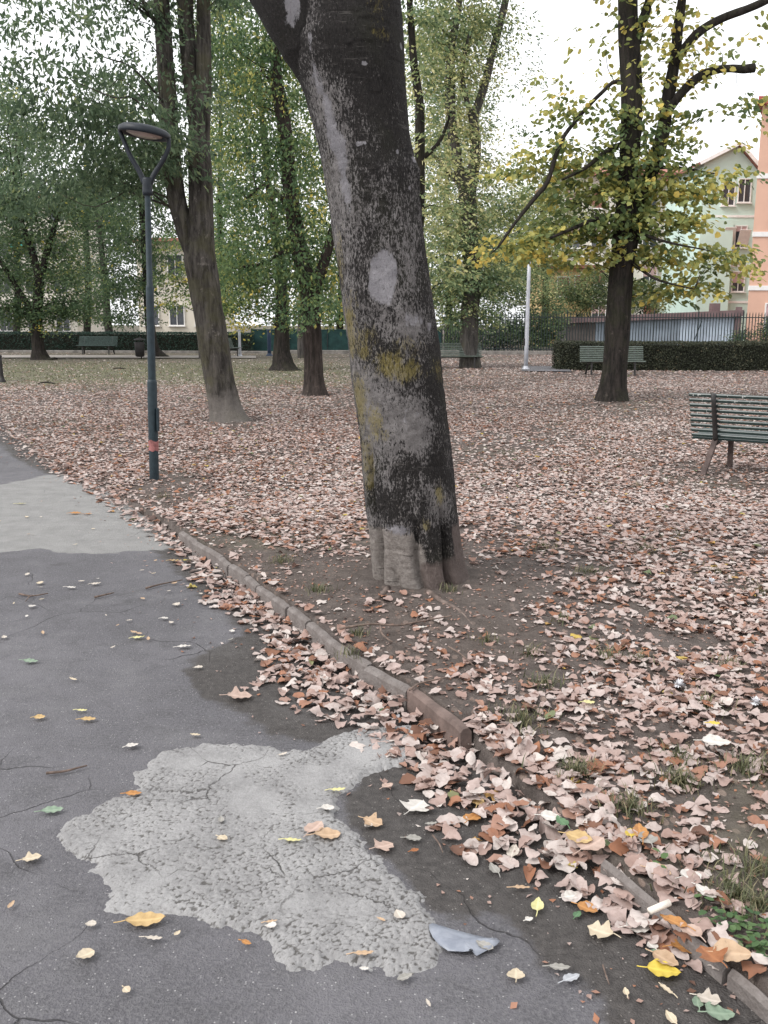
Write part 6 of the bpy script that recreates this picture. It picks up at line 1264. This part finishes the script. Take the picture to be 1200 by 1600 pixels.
for a in [
    (228, 1438, 62, 8, 'oval', 'ochre', 'large pointed tan leaf on the asphalt at the lower edge of the pale patch'),
    (240, 1466, 30, -5, 'long', 'pale', 'thin pale leaf just below the large pointed tan leaf'),
    (82, 1266, 34, 20, 'oval', 'sage', 'pale green leaf lying on the asphalt left of the pale patch'),
    (209, 1240, 26, 5, 'oval', 'orange', 'small orange brown leaf on the upper left of the pale patch'),
    (348, 1310, 20, -35, 'broad', 'cream', 'small cream leaf in the middle of the pale patch'),
    (458, 1313, 30, -8, 'long', 'lemon', 'narrow yellowish leaf on the pale patch beside a pair of tan leaves'),
    (512, 1305, 42, 15, 'broad', 'tan', 'tan leaf overlapping another on the pale concrete patch'),
    (492, 1294, 36, 60, 'broad', 'pink', 'pinkish leaf tucked behind a tan leaf on the pale patch'),
    (528, 1234, 26, 4, 'long', 'lemon', 'slim yellow green leaf at the inner notch of the pale patch'),
    (512, 1263, 22, 20, 'broad', 'white', 'whitish leaf at the edge of the pale patch near the dark earth'),
    (583, 1285, 34, -25, 'lobed', 'tan', 'crumpled tan lobed leaf on the dark earth beside the pale patch'),
    (600, 1322, 34, 35, 'lobed', 'pink', 'lobed pinkish leaf below the crumpled tan leaf on dark earth'),
    (606, 1228, 20, 40, 'broad', 'pink', 'small pink leaf near the top of the dark earth patch'),
    (646, 1310, 26, 0, 'broad', 'grey', 'dull grey brown leaf alone on the dark earth'),
    (648, 1329, 14, 20, 'broad', 'rust', 'tiny rust red leaf below the dull grey leaf'),
    (772, 1358, 30, 110, 'oval', 'grey', 'taupe oval leaf standing out on the dark earth'),
    (773, 1308, 24, 120, 'oval', 'ochre', 'small orange centred leaf at the drift edge above the taupe leaf'),
    (738, 1278, 32, 60, 'broad', 'orange', 'bright orange leaf at the edge of the leaf drift'),
    (746, 1252, 26, 80, 'heart', 'ochre', 'rounded golden leaf in the drift above the bright orange leaf'),
    (802, 1330, 36, 75, 'oval', 'pale', 'pale pinkish upright leaf at the drift edge'),
    (815, 1387, 30, 10, 'long', 'tan', 'curled narrow tan leaf on the dark earth left of the yellow one'),
    (840, 1415, 36, 80, 'oval', 'lemon', 'clear lemon yellow leaf on dark earth near the path middle'),
    (827, 1436, 14, 30, 'broad', 'white', 'tiny white scrap of leaf under the lemon yellow leaf'),
    (893, 1400, 26, 15, 'broad', 'white', 'bright white leaf at the lower edge of the drift'),
    (902, 1429, 22, 60, 'oval', 'green', 'dark green leaf on the earth just below the drift'),
    (918, 1420, 34, -30, 'broad', 'orange', 'folded orange brown leaf beside the dark green leaf'),
    (938, 1456, 42, 150, 'lobed', 'cream', 'cream two lobed leaf on dark earth below the drift'),
    (1000, 1448, 44, 5, 'broad', 'white', 'large white leaf near the white paper roll'),
    (1038, 1517, 52, -10, 'broad', 'yellow', 'vivid yellow leaf at the lower right of the path'),
    (1040, 1500, 44, -40, 'broad', 'tan', 'tan leaf partly under the vivid yellow leaf'),
    (1070, 1480, 44, 5, 'broad', 'orange', 'deep orange leaf resting against the kerb near the vivid yellow leaf'),
    (1052, 1440, 46, 140, 'oval', 'orange', 'long orange brown leaf beside the paper roll against the kerb'),
    (1078, 1455, 42, 120, 'broad', 'pink', 'pink tan leaf leaning on the kerb above the deep orange leaf'),
    (1145, 1490, 60, -8, 'broad', 'tan', 'large tan leaf lying across the kerb at lower right'),
    (1110, 1492, 48, 115, 'lobed', 'rust', 'dark red brown leaf beside the large tan leaf on the kerb'),
    (1090, 1566, 32, 80, 'oval', 'sage', 'small grey green leaf at the bottom right corner'),
    (1126, 1584, 46, 5, 'heart', 'sage', 'broad grey green leaf at the bottom right corner'),
    (1108, 1562, 38, -30, 'lobed', 'pale', 'pale curled leaf between the two grey green leaves'),
    (1160, 1552, 36, 120, 'long', 'pale', 'narrow pale rolled leaf near the right edge of the path'),
    (1040, 1545, 30, 125, 'long', 'cream', 'narrow cream leaf below the vivid yellow leaf'),
    (1048, 1590, 28, 110, 'oval', 'cream', 'cream leaf cut by the bottom edge of the picture'),
    (1018, 1478, 20, 110, 'heart', 'white', 'small whitish leaf above the tan and yellow pair'),
    (1028, 1488, 22, -10, 'oval', 'sage', 'small sage green leaf touching the small whitish leaf'),
    (875, 1512, 34, -8, 'oval', 'grey', 'grey green oval leaf on the damp earth at the bottom'),
    (893, 1528, 34, 35, 'oval', 'silver', 'silvery leaf beside the grey green oval leaf'),
    (806, 1522, 30, 85, 'heart', 'cream', 'cream heart shaped leaf with a long stalk at the bottom'),
    (978, 1550, 18, 90, 'oval', 'cream', 'tiny cream winged seed leaf on the damp earth'),
    (207, 1165, 20, 30, 'broad', 'white', 'white leaf on the asphalt above the pale patch'),
    (62, 1121, 18, 10, 'broad', 'ochre', 'small brown spotted leaf on the asphalt at the left'),
    (138, 1124, 24, 15, 'oval', 'ochre', 'small golden leaf on the asphalt right of the brown spotted one'),
    (128, 1110, 18, 0, 'long', 'lemon', 'slim pale leaf just above the small golden leaf'),
    (50, 1341, 30, 20, 'lobed', 'cream', 'crumpled cream leaf on dark asphalt at the left'),
    (198, 1547, 16, -40, 'broad', 'cream', 'small cream leaf near the bottom left'),
    (568, 1490, 34, 10, 'long', 'tan', 'curved brown leaf on the lower tip of the pale patch'),
    (424, 1440, 20, 10, 'long', 'tan', 'small tan leaf on the pale patch above its lower edge'),
    (385, 1473, 18, -20, 'oval', 'orange', 'small amber leaf at the lower left edge of the pale patch'),
    (375, 1088, 40, 10, 'lobed', 'pink', 'pink lobed leaf at the tip of the dark earth notch'),
    (288, 1010, 22, 15, 'oval', 'white', 'white leaf on the asphalt above the dark earth notch'),
    (217, 996, 20, 5, 'oval', 'lemon', 'pale yellow leaf alone on the grey asphalt'),
    (48, 1033, 24, 0, 'oval', 'sage', 'pale green leaf on the asphalt at the far left'),
    (257, 966, 12, 30, 'broad', 'white', 'small white leaf above the pale yellow leaf'),
    (111, 918, 16, 5, 'oval', 'white', 'white leaf on asphalt just past the far pale patch'),
    (150, 912, 16, 8, 'oval', 'pale', 'second pale leaf on asphalt right beside the white one'),
    (118, 802, 18, 5, 'oval', 'orange', 'rusty orange leaf on the far pale concrete patch'),
    (137, 803, 14, 5, 'oval', 'orange', 'small rusty leaf close beside the rusty orange leaf'),
    (33, 787, 16, 0, 'long', 'lemon', 'yellowish leaf at the left on the far pale concrete patch'),
    (275, 876, 20, 5, 'oval', 'ochre', 'golden leaf at the drift edge past the far pale patch'),
    (600, 1110, 20, 50, 'oval', 'green', 'small green leaf on top of the drift beside the kerb'),
    (620, 1120, 16, 60, 'oval', 'silver', 'small silvery leaf on the drift near the green one'),
    (655, 1150, 40, 15, 'broad', 'white', 'broad white leaf at the end of the long brown kerb stone'),
    (650, 1260, 44, 60, 'lobed', 'white', 'large jagged white leaf at the drift edge on dark earth'),
    (878, 1284, 34, 110, 'oval', 'green', 'fresh green leaf lying on the drift in the foreground'),
    (860, 1276, 32, 0, 'broad', 'white', 'white leaf on the drift beside the fresh green leaf'),
    (905, 1310, 44, -30, 'broad', 'ochre', 'golden orange leaf on the big heap of the drift'),
    (925, 1320, 52, 40, 'broad', 'pink', 'large pinkish leaf on top of the drift heap'),
    (985, 1303, 32, 80, 'oval', 'yellow', 'bright yellow leaf beside an orange one on the earth by the kerb'),
    (1000, 1300, 46, 85, 'oval', 'orange', 'long orange leaf standing beside the bright yellow leaf'),
    (1010, 1310, 34, 100, 'heart', 'grey', 'grey leaf just right of the long orange leaf'),
    (1030, 1362, 40, -35, 'broad', 'tan', 'tan orange leaf on the bare earth inside the kerb'),
    (1080, 1370, 36, 20, 'broad', 'white', 'white leaf on the bare earth inside the kerb'),
    (1103, 1395, 40, -55, 'oval', 'white', 'long whitish leaf on the bare earth right of the kerb'),
    (1116, 1130, 20, 10, 'oval', 'yellow', 'small yellow leaf among the pink litter at the right'),
    (920, 1098, 20, 5, 'broad', 'lemon', 'pale yellow leaf by the bare earth behind the long brown kerb stone'),
    (660, 980, 18, 5, 'oval', 'white', 'white leaf on the bare earth below the leaning trunk'),
    (1120, 1160, 44, -10, 'broad', 'white', 'large white leaf on the pink litter at the right'),
]: hero_leaf(*a, seed=3)
def small_leaves():
    rng = random.Random(12); n = 0
    while n < 60:
        px, py = rng.uniform(-20, 760), rng.uniform(655, 1590); g = G(px, py, 0)
        s = g[0] - float(bx(g[1]))
        if s > -.28 or rng.random() > (1.0 if py < 1000 else .12): continue
        if py > 1180 and px < 130 and rng.random() < .5: continue
        hero_leaf(px, py, rng.uniform(.022, .05) / mpp(g), rng.uniform(-180, 180), rng.choice(['oval', 'oval', 'long', 'broad']), rng.choice(['pale', 'pale', 'white', 'cream', 'grey', 'tan']), 'small pale dry leaf lying flat on the grey asphalt path', 'small leaves scattered on the asphalt', seed=n, stalk=False); n += 1
small_leaves()

# ------------------------------------------------------------------ small litter on the ground
def plastic():
    pts = [(670, 1442), (676, 1441), (708, 1450), (738, 1456), (762, 1461), (776, 1463), (781, 1469), (776, 1474), (758, 1482), (745, 1489), (741, 1488), (740, 1483), (725, 1484), (700, 1481), (686, 1472), (676, 1462), (671, 1452)]
    P = [G(a, b, .018) for a, b in pts]; c = np.mean(P, 0); m = MB(); V = []
    ring = len(P)
    for k, f in enumerate((1.0, .66, .33)):
        for i, p in enumerate(P): q = c + (p - c) * f; V.append((q[0] - c[0], q[1] - c[1], .004 + .003 * math.sin(i * 1.3 + k) * (.5 + .5 * f) + .004))
    V.append((0, 0, .010)); Fs = []
    for k in range(2): Fs += [(k * ring + i, k * ring + (i + 1) % ring, (k + 1) * ring + (i + 1) % ring, (k + 1) * ring + i) for i in range(ring)]
    Fs += [(2 * ring + i, 2 * ring + (i + 1) % ring, 3 * ring) for i in range(ring)]
    m.add(V, Fs); o = m.build('plastic_scrap', M['plastic'], smooth=True); o.location = (c[0], c[1], .004)
    sm = o.modifiers.new('thickness', 'SOLIDIFY'); sm.thickness = 0.0012
    tag(o, 'torn bluish white plastic sheet scrap at the right tip of the pale patch', 'litter')
plastic()
def paper_roll():
    a, b = G(1014, 1424, .095), G(1046, 1410, .105); c = (a + b) / 2; d = b - a; m = MB(); m.tube([(-d / 2), (d / 2)], [.0085, .0085], 12); o = m.build('paper_roll', M['paper'], smooth=True); o.location = tuple(c); tag(o, 'short white rolled paper tube leaning against the kerb in the lower right', 'litter')
paper_roll()
def feather(px, py, label, sz):
    g = G(px, py, .1); g[2] = float(gz(g[0], g[1])) + .03; rng = random.Random(int(px)); m = MB()
    for k in range(110):
        a, b = rng.uniform(0, 6.28), rng.uniform(-.3, 1.2); d = np.array((math.cos(a) * math.cos(b), math.sin(a) * math.cos(b), math.sin(b))); e = d * sz * rng.uniform(.5, 1); s = np.cross(d, (0.3, .2, 1)); s = s / np.linalg.norm(s) * sz * .10
        m.add([-s * .5, s * .5, e * .6 + s, e, e * .6 - s], [(0, 1, 2, 3, 4)])
    o = m.build('down_feather', M['fluff']); o.location = tuple(g); tag(o, label, 'feather')
feather(1060, 1080, 'white downy tuft on the leaves at the middle right', .030); feather(1180, 1107, 'white downy tuft on the leaves at the right edge', .030); feather(1111, 917, 'small white downy tuft far off on the leaves below the near bench', .035)
def twig(pts, r, label, group=None, branch=None):
    W = []
    for px, py in pts:
        g = G(px, py, .0); on = g[0] - float(bx(g[1])) > 0; z = float(gz(g[0], g[1])) if on else 0.0; g = G(px, py, z + .012); W.append(g)
    W = np.array(W); c = W.mean(0); m = MB(); m.tube(W - c, np.linspace(r, r * .5, len(W)), 7, sub=4, rough=.1)
    if branch:
        i, (px, py) = branch; g = G(px, py, c[2]); m.tube([W[i] - c, (W[i] + g) / 2 - c + np.array([0, 0, .01]), g - c], [r * .7, r * .5, r * .3], 6, sub=2)
    o = m.build('twig', M['twig'], smooth=True); o.location = tuple(c); tag(o, label, 'twig', group)
twig([(530, 982), (580, 975), (620, 977), (650, 972), (690, 965), (706, 962)], .006, 'long crooked twig on the bare earth in front of the leaning trunk', branch=(3, (655, 962)))
twig([(594, 978), (597, 990), (608, 1000), (614, 1003)], .0055, 'short hooked twig below the long crooked twig')
twig([(640, 1078), (655, 1068), (680, 1062), (700, 1058)], .005, 'thin bent twig lying over the kerb joint')
twig([(72, 1208), (100, 1205), (120, 1200), (136, 1196)], .005, 'thin pale twig on the asphalt left of the pale patch')
twig([(148, 1103 - 170), (165, 929), (178, 926)], .006, 'dark straight twig on the asphalt past the far patch')
twig([(228, 919), (250, 913), (285, 906)], .006, 'long dark twig on the asphalt beside the gutter drift')
twig([(30, 928), (50, 931), (75, 927)], .006, 'dark twig at the left on the asphalt', branch=(1, (40, 940)))
twig([(942, 1508), (947, 1524), (952, 1538)], .0025, 'hair thin stalk lying on damp earth near the cream seed leaf')
twig([(676, 1305), (686, 1318), (692, 1332)], .003, 'thin bent stalk on the dark earth beside the dull grey leaf')
twig([(1090, 1340), (1100, 1352), (1118, 1360)], .004, 'small curved twig on the bare earth inside the kerb')
twig([(700, 1010), (720, 1022), (740, 1040)], .004, 'thin straight twig on bare earth right of the kerb')
# grass tufts and weeds
def grass():
    rng = np.random.default_rng(5); V, Fq, T = [], [], []; n0 = 0
    tufts = [(500, 935, .10, 60), (440, 885, .10, 60), (410, 822, .08, 40), (830, 1030, .07, 40), (850, 862, .16, 60), (920, 900, .14, 50), (1060, 840, .3, 70), (700, 940, .06, 30), (900, 1200, .09, 150), (1062, 1212, .10, 150), (985, 1255, .10, 130), (815, 1130, .14, 120), (1170, 1190, .12, 120), (850, 1078, .10, 70), (950, 1035, .08, 50), (560, 1000, .05, 30), (1150, 1385, .13, 130), (1190, 1400, .12, 100), (1180, 1345, .12, 90),
             (1060, 1180, .10, 60), (1000, 1040, .06, 40), (740, 735, .2, 40), (1000, 750, .2, 50), (1185, 930, .15, 60), (1120, 900, .2, 60), (760, 1010, .06, 30), (548, 1030, .06, 30), (1010, 865, .2, 60), (255, 770, .12, 40), (880, 980, .06, 30), (620, 770, .15, 30), (1100, 1110, .1, 60), (1140, 1050, .1, 50)]
    for px, py, rad, n in tufts:
        g = G(px, py, .08)
        for _ in range(int(n * 1.5)):
            a, q = rng.uniform(0, 6.28), rng.normal() * rad * .55; b = rng.uniform(0, 6.28); x, y = g[0] + q * math.cos(a), g[1] + q * math.sin(a); z = float(gz(x, y)) - .004
            h = rng.uniform(.02, .06); l = rng.uniform(.25, 1.3) * h; w = rng.uniform(.0013, .0027); d = np.array((math.cos(b), math.sin(b), 0)); s = np.array((-d[1], d[0], 0)) * w; p = np.array((x, y, z))
            V += [p - s, p + s, p + d * l * .4 + np.array((0, 0, h * .7)) - s * .7, p + d * l * .4 + np.array((0, 0, h * .7)) + s * .7, p + d * l + np.array((0, 0, h))]
            Fq += [(n0, n0 + 1, n0 + 3, n0 + 2), (n0 + 2, n0 + 3, n0 + 4)]; T += [rng.random()] * 5; n0 += 5
    # short thin grass far off on the left lawn
    for _ in range(16000):
        x, y = rng.uniform(-20, 3), rng.uniform(20, 42)
        if rng.random() > float(green(np.array(x), np.array(y))): continue
        z = float(gz(np.array(x), np.array(y))); b = rng.uniform(0, 6.28); h = rng.uniform(.03, .07); w = .012; d = np.array((math.cos(b), math.sin(b), 0)); s = np.array((-d[1], d[0], 0)) * w; p = np.array((x, y, z))
        V += [p - s, p + s, p + d * h * .5 + np.array((0, 0, h))]; Fq += [(n0, n0 + 1, n0 + 2)]; T += [rng.random() * .8] * 3; n0 += 3
    o = mesh_obj('grass', np.array(V), Fq, M['grass'], None, False, attrs={'tone': np.array(T)}); tag(o, 'thin grass tufts growing through the leaves and bare earth', 'grass', kind='stuff')
    V, Fc, T = [], [], []; P, A, Nn = [], [], []
    for px, py, rad, n in [(1165, 1445, .09, 60), (1190, 1470, .07, 50), (1120, 1440, .05, 20), (945, 1302, .03, 8), (1030, 1345, .03, 8)]:
        g = G(px, py, .08)
        for _ in range(n):
            x, y = g[0] + rng.normal() * rad * .6, g[1] + rng.normal() * rad * .6
            if x - float(bx(y)) < .03: continue
            P.append((x, y, float(gz(x, y)) + rng.uniform(.008, .035))); b = rng.uniform(0, 6.28); A.append((math.cos(b), math.sin(b), rng.uniform(-.2, .4))); Nn.append((rng.normal() * .3, rng.normal() * .3, 1))
    n = len(P); V, Fc, T = leaves_mesh(np.array(P), np.array(A), np.array(Nn), rng.uniform(.014, .028, n), rng.uniform(.012, .02, n), rng.random(n), LEAF6)
    o = mesh_obj('weeds', V, [Fc], M['clover'], None, False, attrs={'tone': T}); tag(o, 'low green clover weeds on the earth inside the kerb', 'weeds', kind='stuff')
grass()
